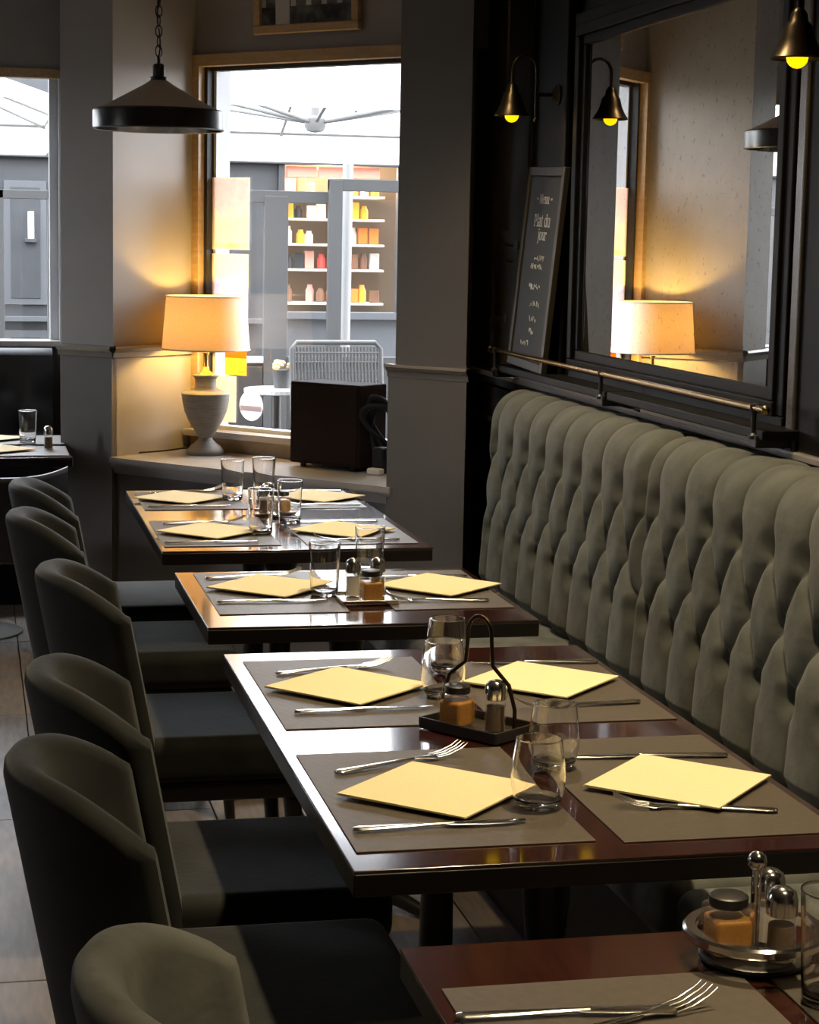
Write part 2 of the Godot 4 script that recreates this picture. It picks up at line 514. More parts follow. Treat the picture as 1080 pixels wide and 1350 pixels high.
func left_window() -> void:
	var m := MB.new()
	m.box(Vector3(-2.05, 0.545, -9.19), Vector3(4.93, 1.09, 0.18))
	struct("wall_far", m, M.dado)
	m = MB.new(); m.box(Vector3(-2.05, (2.30 + TOP) / 2, -9.19), Vector3(4.93, TOP - 2.30, 0.18))
	struct("wall_far_upper", m, M.wall)
	m = MB.new(); m.box(Vector3(-3.1, 1.7, -9.19), Vector3(2.8, 1.22, 0.18))
	struct("wall_far_side", m, M.wall)
	var win := Node3D.new(); win.name = "window_1"; add_child(win); win.set_meta("kind", "structure")
	var bar := func(x0: float, x1: float, y0: float, y1: float, z0: float, z1: float, called: String, material: Material) -> void:
		var q := MB.new()
		q.box(Vector3((x0 + x1) / 2, (y0 + y1) / 2, (z0 + z1) / 2), Vector3(x1 - x0, y1 - y0, absf(z1 - z0)))
		part(win, called, q, material)
	bar.call(-1.70, 0.415, 2.27, 2.31, -9.15, -9.08, "casing", M.oak)
	bar.call(0.385, 0.415, 1.09, 2.30, -9.15, -9.09, "casing", M.alu)
	bar.call(0.345, 0.385, 1.11, 2.27, -9.2, -9.14, "window_frame", M.alu)
	bar.call(-1.70, 0.385, 1.085, 1.108, -9.2, -9.0, "window_sill", M.ledge)
	bar.call(-1.70, -1.65, 1.11, 2.27, -9.2, -9.14, "window_frame", M.alu)
	bar.call(-0.68, -0.63, 1.11, 2.27, -9.2, -9.14, "window_frame", M.alu)
	var g := MB.new()
	g.quad(Vector3(-1.65, 1.11, -9.17), Vector3(0.345, 1.11, -9.17), Vector3(0.345, 2.27, -9.17), Vector3(-1.65, 2.27, -9.17))
	part(win, "pane", g, M.pane)

func panelled_wall() -> void:
	var bx := func(called: String, x0: float, x1: float, y0: float, y1: float, z0: float, z1: float, material: Material, parent: Node = null, bev := 0.0) -> MeshInstance3D:
		var q := MB.new()
		q.rbox(Vector3((x0 + x1) / 2, (y0 + y1) / 2, (z0 + z1) / 2), Vector3(absf(x1 - x0), absf(y1 - y0), absf(z1 - z0)), bev)
		return struct(called, q, material, parent)
	var base: Node = bx.call("wall_panelling", 1.875, 1.90, 0.0, TOP, -6.52, 2.5, M.black)
	bx.call("pilaster", 1.845, 1.88, 1.11, TOP, -6.50, -6.08, M.black, base, 0.006)
	bx.call("pilaster_moulding", 1.832, 1.85, 1.11, TOP, -6.505, -6.47, M.black, base, 0.006)
	bx.call("pilaster_moulding", 1.832, 1.85, 1.11, TOP, -6.11, -6.075, M.black, base, 0.006)
	bx.call("pilaster", 1.845, 1.88, 1.11, TOP, -4.27, -3.95, M.black, base, 0.006)
	bx.call("pilaster_moulding", 1.834, 1.85, 1.11, TOP, -4.262, -4.215, M.black_rail, base, 0.008)
	bx.call("pilaster_moulding", 1.832, 1.85, 1.11, TOP, -3.99, -3.95, M.black, base, 0.006)
	bx.call("dado_panel", 1.862, 1.89, 0.0, 1.06, -7.46, -6.30, M.black, base)
	bx.call("dado_moulding", 1.85, 1.88, 0.93, 0.955, -7.44, -6.27, M.black_rail, base, 0.006)
	bx.call("chair_rail", 1.83, 1.89, 1.100, 1.120, -7.47, 2.4, M.rail, base, 0.005)
	bx.call("chair_rail", 1.85, 1.89, 1.070, 1.100, -7.47, 2.4, M.black_rail, base, 0.004)
	# mirror
	var z0 := -5.93
	var z1 := -4.40
	var y0 := 1.253
	var y1 := 2.19
	var t := thing("wall_mirror", "large mirror in a wide black stepped frame over the tufted bench", "mirror", Vector3(1.862, y0, (z0 + z1) / 2))
	var g := MB.new()
	var hz := (z1 - z0) / 2
	g.box(Vector3(-0.004, (y1 - y0) / 2, 0), Vector3(0.006, y1 - y0 + 0.02, hz * 2 + 0.02))
	part(t, "glass", g, M.mirror, "silvered mirror glass with fine dark specks")
	for k in 3:
		var inn: float = [0.0, 0.028, 0.062][k]
		var wd: float = [0.030, 0.036, 0.040][k]
		var dp: float = [0.016, 0.030, 0.020][k]
		var f := MB.new()
		for s in [-1.0, 1.0]:
			f.rbox(Vector3(-dp / 2, (y1 - y0) / 2 + s * ((y1 - y0) / 2 + inn + wd / 2), 0), Vector3(dp, wd, hz * 2 + 2 * inn + 2 * wd), 0.004)
			f.rbox(Vector3(-dp / 2, (y1 - y0) / 2, s * (hz + inn + wd / 2)), Vector3(dp, y1 - y0 + 2 * inn, wd), 0.004)
		part(t, "frame", f, M.black)
	# next mirror along the wall, just inside the frame of the photograph's edge
	var t2 := thing("wall_mirror", "second black framed mirror cut off by the right edge of the picture", "mirror", Vector3(1.875, y0, -3.1))
	g = MB.new(); g.box(Vector3(-0.004, 0.47, 0), Vector3(0.006, 0.95, 1.5))
	part(t2, "glass", g, M.mirror)
	var f2 := MB.new()
	for s in [-1.0, 1.0]:
		f2.rbox(Vector3(-0.012, 0.47 + s * 0.51, 0), Vector3(0.024, 0.09, 1.66), 0.004)
		f2.rbox(Vector3(-0.012, 0.47, s * 0.785), Vector3(0.024, 0.95, 0.09), 0.004)
	part(t2, "frame", f2, M.black)
	# shelf with a brass gallery rail
	var sh := thing("wall_shelf", "narrow black shelf with a brass gallery rail above the tufted bench", "shelf", Vector3(1.875, 1.145, -5.39))
	var q := MB.new(); q.rbox(Vector3(-0.06, 0.012, -0.58), Vector3(0.12, 0.024, 1.22), 0.004)
	part(sh, "board", q, M.black)
	q = MB.new(); q.rbox(Vector3(-0.06, 0.012, 0.62), Vector3(0.12, 0.024, 1.14), 0.004)
	part(sh, "board", q, M.black)
	q = MB.new(); q.rbox(Vector3(-0.035, -0.012, -0.58), Vector3(0.07, 0.022, 0.95), 0.003)
	part(sh, "cleat", q, M.rail)
	q = MB.new(); q.rbox(Vector3(-0.035, -0.012, 0.62), Vector3(0.07, 0.022, 0.85), 0.003)
	part(sh, "cleat", q, M.rail)
	q = MB.new(); q.tube([Vector3(-0.122, 0.072, -1.24), Vector3(-0.122, 0.072, 1.20)], 0.0075, 10)
	for zz in [-1.245, 1.205]: q.sphere(Vector3(-0.122, 0.072, zz), 0.012, 10)
	part(sh, "brass_rail", q, M.brass)
	for zz in [-1.18, 0.0, 1.14]:
		q = MB.new()
		q.lathe([[0.0, 0.0], [0.012, 0.0], [0.012, 0.008], [0.006, 0.014], [0.006, 0.06], [0.010, 0.066], [0.010, 0.080], [0.0, 0.084]], 12, Vector3(-0.122, 0.0, zz))
		q.rbox(Vector3(-0.075, -0.004, zz), Vector3(0.10, 0.03, 0.05), 0.004)
		part(sh, "bracket", q, M.iron)
	# chalkboard leaning on the wall
	var cb := thing("chalkboard", "narrow menu chalkboard with chalk writing leaning on the black pilaster", "chalkboard", Vector3(1.785, 1.172, -6.28))
	cb.rotation = Vector3(0.03, 0, -0.085)
	q = MB.new(); q.rbox(Vector3(0, 0.33, 0), Vector3(0.012, 0.60, 0.36), 0.002)
	part(cb, "slate", q, mat(lin(0.022, 0.023, 0.024), 0.7))
	for s in [-1.0, 1.0]:
		q = MB.new(); q.rbox(Vector3(-0.003, 0.33, s * 0.195), Vector3(0.02, 0.66, 0.03), 0.003)
		part(cb, "frame", q, mat(lin(0.045, 0.034, 0.022), 0.5))
		q = MB.new(); q.rbox(Vector3(-0.003, 0.33 + s * 0.315, 0), Vector3(0.02, 0.03, 0.36), 0.003)
		part(cb, "frame", q, mat(lin(0.03, 0.025, 0.02), 0.5))
	var chalk := mat(lin(0.60, 0.60, 0.60), 0.95)
	var font := SystemFont.new(); font.font_names = PackedStringArray(["Droid Serif"])
	for a in [["~ Menu ~", 0.555, 22, 0.0], ["Plat du", 0.485, 30, 0.0], ["jour", 0.44, 26, 0.02]]:
		var tm := TextMesh.new()
		tm.text = a[0]; tm.font = font; tm.font_size = a[2]; tm.pixel_size = 0.0019; tm.depth = 0.0006
		var o := part(cb, "chalk_writing", tm, chalk)
		o.rotation.y = -PI / 2
		o.position = Vector3(-0.0068, a[1], a[3])
	var rng := RandomNumberGenerator.new(); rng.seed = 11
	for row in [[0.365, 0.02, 0.10], [0.335, -0.01, 0.13], [0.27, 0.0, 0.12], [0.215, 0.02, 0.11], [0.165, 0.02, 0.07], [0.125, 0.02, 0.04], [0.085, -0.05, 0.09]]:
		q = MB.new()
		var zc: float = row[1] + row[2] / 2.0
		while zc > row[1] - row[2] / 2.0:
			var pts := []
			for k in 4:
				pts.append(Vector3(-0.0068, row[0] + rng.randf_range(-0.011, 0.011), zc - k * 0.004 + rng.randf_range(-0.004, 0.004)))
			q.tube(pts, 0.0014, 4)
			zc -= 0.019
		part(cb, "chalk_writing", q, chalk)
	# coat hooks
	for h in [[1.575, -6.80, "upper curled black iron coat hook beside the chalkboard"], [1.315, -6.93, "lower curled black iron coat hook beside the chalkboard"]]:
		var hk := thing("coat_hook", h[2], "hook", Vector3(1.89, h[0], h[1]), 0, "coat hooks beside the chalkboard")
		q = MB.new()
		q.lathe([[0.0, 0.0], [0.018, 0.0], [0.016, 0.006], [0.0, 0.008]], 12, Vector3.ZERO, Basis(Vector3(0, 0, 1), PI / 2))
		part(hk, "plate", q, M.iron)
		for s in [1.0, -1.0]:
			q = MB.new()
			var pts := []
			for k in 9:
				var a := PI * k / 8.0
				pts.append(Vector3(-0.02 - 0.035 * sin(a) - 0.02 * k / 8.0, s * 0.028 - 0.03 * cos(a) * (1.0 if s > 0 else 1.0) + 0.0, 0.0))
			q.tube(pts, 0.004, 6)
			part(hk, "prong", q, M.iron)
	sconce(Vector3(1.845, 2.055, -6.20), 0.0, "small brass gooseneck wall light beside the chalkboard, its bulb glowing yellow")
	sconce(Vector3(1.845, 2.045, -3.945), 0.0, "small brass gooseneck wall light between the mirrors at the right edge")

func sconce(at: Vector3, turn: float, label: String) -> void:
	var t := thing("wall_sconce", label, "wall light", at, turn, "gooseneck wall lights on the panelling")
	var q := MB.new()
	q.lathe([[0.0, 0.0], [0.032, 0.0], [0.034, 0.006], [0.024, 0.012], [0.014, 0.022], [0.0, 0.024]], 20, Vector3.ZERO, Basis(Vector3(0, 0, 1), PI / 2))
	q.tube([Vector3(-0.015, 0, 0), Vector3(-0.075, 0.0, 0)], 0.006, 8)
	part(t, "rosette", q, M.old_brass)
	q = MB.new()
	var pts := [Vector3(-0.075, -0.075, 0), Vector3(-0.075, 0.06, 0)]
	for k in 9:
		var a := PI * k / 8.0
		pts.append(Vector3(-0.115 + 0.04 * cos(a), 0.075 + 0.045 * sin(a), 0))
	pts.append(Vector3(-0.155, 0.03, 0))
	q.tube(pts, 0.0055, 8)
	q.sphere(Vector3(-0.075, -0.08, 0), 0.009, 10)
	part(t, "arm", q, M.old_brass)
	q = MB.new()
	q.lathe([[0.050, -0.068], [0.056, -0.072], [0.058, -0.069], [0.046, -0.052], [0.036, -0.030], [0.030, -0.005], [0.020, 0.006], [0.017, 0.022], [0.010, 0.032], [0.0, 0.036]], 24, Vector3(-0.155, 0, 0))
	q.lathe([[0.016, 0.004], [0.027, -0.006], [0.033, -0.031], [0.043, -0.053], [0.050, -0.068]], 24, Vector3(-0.155, 0, 0))
	part(t, "shade", q, M.old_brass)
	q = MB.new()
	q.sphere(Vector3(-0.155, -0.068, 0), 0.023, 16)
	var glow := mat(lin(0.9, 0.5, 0.02), 0.4)
	glow.emission_enabled = true; glow.emission = lin(1.0, 0.62, 0.0); glow.emission_energy_multiplier = 1.5
	part(t, "bulb", q, glow, "glowing yellow bulb")
	var l := OmniLight3D.new()
	l.name = "sconce_lamp"
	l.position = Vector3(-0.155, -0.068, 0)
	l.light_color = lin(1.0, 0.55, 0.12); l.light_energy = 0.012; l.light_size = 0.02; l.omni_range = 12; l.omni_attenuation = 2.0; l.shadow_enabled = true
	t.add_child(l)

# ------------------------------------------------------------------ outside the windows
func outside() -> void:
	var m := MB.new()
	m.box(Vector3(2, -0.17, -22), Vector3(40, 0.1, 25.5))
	struct("ground_street", m, M.street)
	# shop front opposite
	var fz := -16.0
	var sf := thing("shop_building", "dark grey panelled shop front across the street", "building", Vector3(2.0, -0.12, fz))
	var bx := func(parent: Node, called: String, x0: float, x1: float, y0: float, y1: float, z0: float, z1: float, material: Material, lab := "") -> MeshInstance3D:
		var q := MB.new()
		q.rbox(Vector3((x0 + x1) / 2, (y0 + y1) / 2, (z0 + z1) / 2), Vector3(absf(x1 - x0), absf(y1 - y0), absf(z1 - z0)), 0.004)
		return part(parent, called, q, material, lab)
	# local coordinates: x - 2.0, y + 0.12, z + 16
	bx.call(sf, "wall", -7.0, 0.42, 0.0, 2.36, -0.3, 0.0, M.facade)
	bx.call(sf, "wall", 1.52, 7.0, 0.0, 2.36, -0.3, 0.0, M.facade)
	bx.call(sf, "stall_riser", 0.42, 1.52, 0.0, 1.10, -0.3, 0.0, M.facade_light)
	bx.call(sf, "wall", -7.0, 7.0, 2.36, 4.1, -0.3, 0.0, M.facade)
	bx.call(sf, "fascia", -7.0, 7.0, 2.30, 2.42, -0.05, 0.10, M.facade)
	bx.call(sf, "back_wall", 0.35, 1.60, 0.9, 2.4, -0.95, -0.90, mat(lin(0.25, 0.17, 0.10), 0.8))
	for k in 3:
		bx.call(sf, "red_panel", 0.49 + k * 0.26, 0.735 + k * 0.26, 2.20, 2.285, -0.02, 0.03, mat(lin(0.75, 0.18, 0.12), 0.5), "small salmon red sign panel")
	for a in [[-1.75, -1.42], [-2.20, -1.86], [-1.05, -0.55], [-0.45, 0.0]]:
		bx.call(sf, "panel", a[0], a[1], 1.15, 2.12, 0.0, 0.03, M.facade_light)
		bx.call(sf, "panel", a[0] + 0.05, a[1] - 0.05, 1.20, 2.07, 0.028, 0.036, M.facade)
		bx.call(sf, "panel", a[0], a[1], 0.2, 0.95, 0.0, 0.03, M.facade_light)
		bx.call(sf, "panel", a[0] + 0.05, a[1] - 0.05, 0.25, 0.90, 0.028, 0.036, M.facade)
	bx.call(sf, "window_ledge", -2.4, 0.3, 1.02, 1.06, 0.0, 0.09, M.facade_light)
	bx.call(sf, "window_frame", 0.42, 0.47, 1.10, 2.30, -0.02, 0.05, M.facade)
	bx.call(sf, "window_frame", 1.40, 1.52, 1.10, 2.30, -0.02, 0.05, M.facade)
	bx.call(sf, "counter", 0.42, 1.52, 1.06, 1.12, -0.05, 0.08, M.facade_light)
	var lan := mat(lin(0.9, 0.9, 0.88), 0.3)
	lan.emission_enabled = true; lan.emission = lin(1.0, 1.0, 0.97); lan.emission_energy_multiplier = 1.2
	bx.call(sf, "lamp_tube", -1.565, -1.52, 1.67, 1.88, 0.04, 0.08, lan, "slim white lit wall lamp")
	bx.call(sf, "lamp_bracket", -1.59, -1.50, 1.64, 1.67, 0.03, 0.09, M.facade)
	var l := OmniLight3D.new()
	l.name = "shop_lamp"; l.position = Vector3(0.95, 2.25, -0.35)
	l.light_color = lin(1.0, 0.85, 0.62); l.light_energy = 1.6; l.light_size = 0.15; l.omni_range = 12; l.shadow_enabled = true; l.omni_attenuation = 2.0
	sf.add_child(l)
	bx.call(sf, "lamp_tube", 0.6, 1.3, 2.28, 2.295, -0.40, -0.30, lan)
	var shelf_y := [1.06, 1.34, 1.55, 1.76, 1.95]
	var rng := RandomNumberGenerator.new(); rng.seed = 21
	for k in 5:
		bx.call(sf, "shelf", 0.47, 1.40, shelf_y[k] + 0.10, shelf_y[k] + 0.12, -0.85, -0.45, mat(lin(0.7, 0.62, 0.5), 0.6))
	var colours := [["yellow", 0.85, 0.50, 0.03], ["orange", 0.85, 0.25, 0.03], ["red", 0.70, 0.06, 0.04], ["white", 0.85, 0.82, 0.76], ["brown", 0.22, 0.10, 0.05], ["pink", 0.80, 0.38, 0.30], ["black", 0.03, 0.03, 0.03]]
	var place := ["lowest", "second", "third", "fourth", "top"]
	var mats := {}
	for c in colours: mats[c[0]] = mat(lin(c[1], c[2], c[3]), 0.5)
	var jar := MB.new()
	jar.lathe([[0.0, 0.0], [0.036, 0.0], [0.036, 0.085], [0.022, 0.105], [0.022, 0.125], [0.0, 0.125]], 12)
	var packet := MB.new()
	packet.rbox(Vector3(0, 0.065, 0), Vector3(0.08, 0.13, 0.05), 0.006)
	var meshes := [jar.mesh(), packet.mesh()]
	var nth := ["first", "second", "third", "fourth", "fifth", "sixth", "seventh", "eighth", "ninth", "tenth"]
	for k in 5:
		var count := 0
		for i in 10:
			if rng.randf() < 0.12: continue
			var c: Array = colours[rng.randi() % colours.size()]
			var kind := rng.randi() % 2
			var nm: String = ["shop_jar", "shop_packet"][kind]
			var lab: String = "%s %s, %s from the left on the %s shelf of the lit shop" % [c[0], ["jar", "packet"][kind], nth[count], place[k]]
			count += 1
			var o := part(self, nm, meshes[kind], mats[c[0]])
			tag(o, lab, ["jar", "packet"][kind], "goods on the shop's %s shelf" % place[k])
			o.position = Vector3(2.52 + i * 0.092 + rng.randf_range(-0.01, 0.01), shelf_y[k] + 0.001, fz - 0.62 + rng.randf_range(-0.05, 0.05))
			o.scale = Vector3(1.0, rng.randf_range(0.75, 1.2), 1.0)
	# terrace wind screen: grey posts and rails with clear panes and solid lower panels
	var ws := thing("terrace_screen", "grey framed glass wind screen around the terrace outside the corner window", "wind screen", Vector3(2.0, -0.12, -11.5))
	var P := func(called: String, x0: float, x1: float, y0: float, y1: float, z: float, d: float, material: Material) -> void:
		bx.call(ws, called, x0 - 2.0, x1 - 2.0, y0 + 0.12, y1 + 0.12, z - d / 2, z + d / 2, material)
	P.call("post", 1.66, 1.80, -0.12, 1.83, 0.0, 0.06, M.screen_grey)
	P.call("post", 2.03, 2.11, -0.12, 1.93, 0.05, 0.06, M.screen_grey)
	P.call("post", 2.62, 2.70, -0.12, 1.93, 0.05, 0.06, M.screen_grey)
	P.call("post", 1.10, 1.16, -0.12, 1.83, 0.0, 0.06, M.screen_grey)
	P.call("rail", 1.10, 2.06, 1.79, 1.86, 0.0, 0.05, M.screen_grey)
	P.call("rail", 2.03, 2.70, 1.865, 1.935, 0.05, 0.05, M.screen_grey)
	P.call("rail", 1.16, 1.66, 0.86, 0.90, 0.01, 0.05, M.alu)
	P.call("rail", 1.80, 2.70, 0.86, 0.90, 0.01, 0.05, M.screen_grey)
	P.call("lower_panel", 1.16, 1.66, -0.05, 0.86, 0.0, 0.03, M.screen_grey)
	P.call("lower_panel", 1.80, 2.62, -0.05, 0.86, 0.0, 0.03, M.screen_grey)
	P.call("lower_panel", 1.46, 1.655, 0.30, 0.84, 0.025, 0.02, M.screen_dark)
	for a in [[1.16, 1.66, 0.0], [1.80, 2.03, 0.0], [2.11, 2.62, 0.05]]:
		var g := MB.new()
		g.quad(Vector3(a[0] - 2.0, 1.02, a[2]), Vector3(a[1] - 2.0, 1.02, a[2]), Vector3(a[1] - 2.0, 1.94, a[2]), Vector3(a[0] - 2.0, 1.94, a[2]))
		part(ws, "pane", g, M.pane)
	var ws2 := thing("terrace_screen", "grey framed glass wind screen seen through the far left window", "wind screen", Vector3(-0.3, -0.12, -11.5))
	for a in [["post", 0.72, 0.77, 0.0, 1.95], ["post", 0.44, 0.48, 0.0, 1.95], ["post", -0.9, -0.84, 0.0, 1.95], ["rail", -0.9, 0.77, 1.90, 1.95], ["rail", -0.9, 0.77, 0.96, 1.02], ["lower_panel", -0.88, 0.75, 0.06, 0.96]]:
		bx.call(ws2, a[0], a[1], a[2], a[3], a[4], -0.02 if a[0] == "lower_panel" else -0.03, 0.02 if a[0] == "lower_panel" else 0.03, M.screen_grey)
	var g2 := MB.new()
	g2.quad(Vector3(-0.9, 1.02, 0), Vector3(0.58, 1.02, 0), Vector3(0.58, 1.9, 0), Vector3(-0.9, 1.9, 0))
	part(ws2, "pane", g2, M.pane)
	umbrella(Vector3(2.13, -0.12, -12.55), "white square terrace umbrella seen through the corner window")
	umbrella(Vector3(-1.05, -0.12, -12.55), "white square terrace umbrella seen through the far left window")
	m = MB.new(); m.box(Vector3(5.6, 3.0, -2.9), Vector3(6.9, 6.2, 9.6))
	var nb := part(self, "added_side_building", m, M.street)  # unseen block, added to keep bright sky out of the pane reflections
	tag(nb, "plain grey unseen house next door, added to block sky reflections in the terrace panes", "building")
	# terrace furniture
	var wc := thing("terrace_chair", "grey wicker chair on the terrace behind the speaker box", "chair", Vector3(1.92, -0.12, -10.45), 0.1)
	var q := MB.new()
	for i in 26:
		var x := -0.235 + i * 0.0188
		q.tube([Vector3(x, 0.50, 0.02), Vector3(x, 0.85, -0.01), Vector3(x, 1.13, -0.05)], 0.0075, 5)
	part(wc, "backrest_weave", q, M.wicker).set_meta("kind", "stuff")
	for k in 12:
		q = MB.new(); q.tube([Vector3(-0.245, 0.55 + k * 0.05, 0.012 - k * 0.005), Vector3(0.245, 0.55 + k * 0.05, 0.012 - k * 0.005)], 0.006, 5)
		part(wc, "cross_strand", q, M.wicker)
	q = MB.new(); q.tube([Vector3(-0.25, 0.0, 0.05), Vector3(-0.25, 0.6, 0.02), Vector3(-0.25, 1.12, -0.05), Vector3(-0.22, 1.155, -0.055), Vector3(0.22, 1.155, -0.055), Vector3(0.25, 1.12, -0.05), Vector3(0.25, 0.6, 0.02), Vector3(0.25, 0.0, 0.05)], 0.014, 8)
	part(wc, "back_frame", q, M.wicker)
	q = MB.new(); q.rbox(Vector3(0, 0.55, 0.25), Vector3(0.5, 0.05, 0.48), 0.02)
	part(wc, "seat", q, M.wicker)
	for s in [-1.0, 1.0]:
		q = MB.new(); q.tube([Vector3(s * 0.23, 0.54, 0.46), Vector3(s * 0.23, 0.0, 0.47)], 0.014, 8)
		part(wc, "leg", q, M.wicker)
	var tt := thing("terrace_table", "small round marble topped table on the terrace", "table", Vector3(1.63, -0.12, -10.75))
	q = MB.new(); q.lathe([[0.0, 0.86], [0.17, 0.86], [0.18, 0.865], [0.18, 0.885], [0.17, 0.89], [0.0, 0.89]], 28)
	part(tt, "tabletop", q, M.marble)
	q = MB.new(); q.tube([Vector3(0, 0.0, 0), Vector3(0, 0.87, 0)], 0.028, 10)
	part(tt, "pedestal", q, M.iron)
	q = MB.new(); q.lathe([[0.0, 0.0], [0.16, 0.0], [0.15, 0.015], [0.03, 0.03], [0.0, 0.03]], 20)
	part(tt, "base", q, M.iron)
	var pot := thing("flower_pot", "small dark pot with orange flowers on the terrace table", "flower pot", Vector3(1.66, 0.77, -10.75))
	q = MB.new(); q.lathe([[0.0, 0.0], [0.045, 0.0], [0.055, 0.10], [0.05, 0.10], [0.0, 0.09]], 16)
	part(pot, "pot", q, M.screen_dark)
	var rg := RandomNumberGenerator.new(); rg.seed = 3
	for k in 9:
		q = MB.new(); q.sphere(Vector3(rg.randf_range(-0.05, 0.05), 0.12 + rg.randf_range(-0.01, 0.03), rg.randf_range(-0.05, 0.05)), 0.022, 8, Vector3(1, 0.6, 1))
		part(pot, "flower", q, mat(lin(0.7, 0.42, 0.2), 0.7))

func umbrella(at: Vector3, label: String) -> void:
	var t := thing("terrace_umbrella", label, "umbrella", at, 0, "white terrace umbrellas")
	var hx := 1.55
	var hz := 1.4
	var ye := 2.44
	var apex := Vector3(0, 3.05, 0)
	var c := [Vector3(-hx, ye, hz), Vector3(hx, ye, hz), Vector3(hx, ye, -hz), Vector3(-hx, ye, -hz)]
	for k in 4:
		var m := MB.new()
		var a: Vector3 = c[k]
		var b: Vector3 = c[(k + 1) % 4]
		var rows := []
		for i in 9:
			var row := PackedVector3Array()
			for j in 9:
				var e := a.lerp(b, j / 8.0)
				var p := e.lerp(apex, i / 8.0)
				p.y -= 0.03 * sin(PI * i / 8.0) * sin(PI * j / 8.0)
				row.append(p)
			rows.append(row)
		var flip := []
		for row in rows:
			var r: PackedVector3Array = row.duplicate()
			r.reverse(); flip.append(r)
		m.grid(flip)
		part(t, "canopy_panel", m, M.canvas)
	for k in [1, 2, 3]:
		var m := MB.new()
		var a: Vector3 = c[k]
		var b: Vector3 = c[(k + 1) % 4]
		m.quad(a + Vector3(0, -0.20, 0), b + Vector3(0, -0.20, 0), b, a)
		part(t, "valance", m, M.canvas)
		m = MB.new(); m.tube([a, b], 0.012, 6)
		part(t, "edge_bar", m, M.strut)
	var hub := Vector3(0, 2.43, 0.02)
	for e in [Vector3(-hx, ye, hz), Vector3(hx, ye, hz), Vector3(hx, ye, -hz), Vector3(-hx, ye, -hz), Vector3(0, ye, hz), Vector3(0, ye, -hz), Vector3(-hx, ye, 0), Vector3(hx, ye, 0)]:
		var m := MB.new()
		m.tube([apex + Vector3(0, -0.05, 0), e + Vector3(0, -0.015, 0)], 0.011, 6)
		part(t, "rib", m, M.strut)
		m = MB.new()
		var mid: Vector3 = apex.lerp(e, 0.62) + Vector3(0, -0.05, 0)
		m.tube([hub, mid], 0.012, 6)
		part(t, "strut", m, M.strut)
	var h := MB.new()
	h.lathe([[0.0, -0.06], [0.05, -0.05], [0.07, -0.02], [0.07, 0.03], [0.03, 0.05], [0.025, 0.6], [0.0, 0.6]], 14, hub)
	part(t, "hub", h, M.strut)
	var arm := MB.new()
	arm.tube([Vector3(0, 3.02, 0), Vector3(0.3, 3.3, -1.2), Vector3(0.6, 3.2, -2.0), Vector3(0.6, 0.0, -2.1)], 0.04, 8)
	part(t, "arm", arm, M.strut)
	var ba := MB.new(); ba.rbox(Vector3(0.6, 0.03, -2.1), Vector3(0.8, 0.06, 0.8), 0.01)
	part(t, "base", ba, M.screen_dark)

# ------------------------------------------------------------------ tufted bench
const BASE_LEN := 0.66
func bench_base(t: float) -> Array:     # arc length -> [x, y, normal in the x-y plane] relative to wall face x = 0 (room side negative)
	# straight part from (-0.205, 0.45) to (-0.168, 1.035), then a roll of radius 0.065
	var p0 := Vector2(-0.160, 0.45)
	var p1 := Vector2(-0.123, 1.017)
	var L := p0.distance_to(p1)
	var d := (p1 - p0) / L
	var nn := Vector2(-d.y, d.x)
	if t <= L: return [p0 + d * t, nn]
	var r := 0.062
	var cc := p1 - nn * r
	var a := (t - L) / r
	var top := PI / 2 + 0.06
	if a <= top:
		var q := nn.rotated(-a)
		return [cc + q * r, q]
	var q2 := nn.rotated(-top)
	var e := cc + q2 * r
	return [e + Vector2(q2.y, -q2.x) * (t - L - r * top), q2]

func tuft(z: float, t: float, ln: float) -> float:   # relief: z from the far end, t up the front
	var R := [0.49, 0.345, 0.205]       # arc length of the button rows, top first
	var S := 0.18
	var best := 1.0
	var bd := 1.0
	var ph := [0.09, 0.18, 0.09]
	for k in 3:
		var zz: float = z - ph[k]
		var nz: float = roundf(zz / S) * S
		bd = minf(bd, Vector2((zz - nz), (t - R[k]) * 1.0).length())
	var zz2: float = z - 0.09
	var upright := absf(zz2 - roundf(zz2 / S) * S)
	if t <= R[0] + 0.02 and t >= R[2] - 0.02:
		for k in 2:
			var y0: float = R[k]
			var y1: float = R[k + 1]
			var f := clampf((y0 - t) / (y0 - y1), 0.0, 1.0)
			if t > y0 + 0.02 or t < y1 - 0.02: continue
			# diagonals from the upper row to the lower, both ways
			for s in [-1.0, 1.0]:
				var line: float = ph[k] + s * S * 0.5 * f
				var dz: float = z - line
				dz = absf(dz - roundf(dz / S) * S)
				var cosa := (y0 - y1) / Vector2(y0 - y1, S * 0.5).length()
				best = minf(best, dz * cosa + (0.0 if t <= y0 and t >= y1 else minf(absf(t - y0), absf(t - y1))))
	var w: float = clampf((R[0] - t) / 0.05, 0.0, 1.0) * clampf((t - R[2]) / 0.05, 0.0, 1.0)
	w = w * w * (3.0 - 2.0 * w)
	var u := clampf(lerpf(upright / 0.08, best / 0.058, w), 0.0, 1.0)
	var puff := sqrt(maxf(0.0, 1.0 - (1.0 - u) * (1.0 - u)))
	var near := clampf(bd / 0.060, 0.0, 1.0)
	near = 1.0 - (1.0 - near) * (1.0 - near)
	var fade := 1.0
	if t > 0.56: fade = clampf(1.0 - (t - 0.56) / 0.16, 0.35, 1.0)
	return 0.027 * puff * (0.5 + 0.5 * near) * fade + 0.026 * near

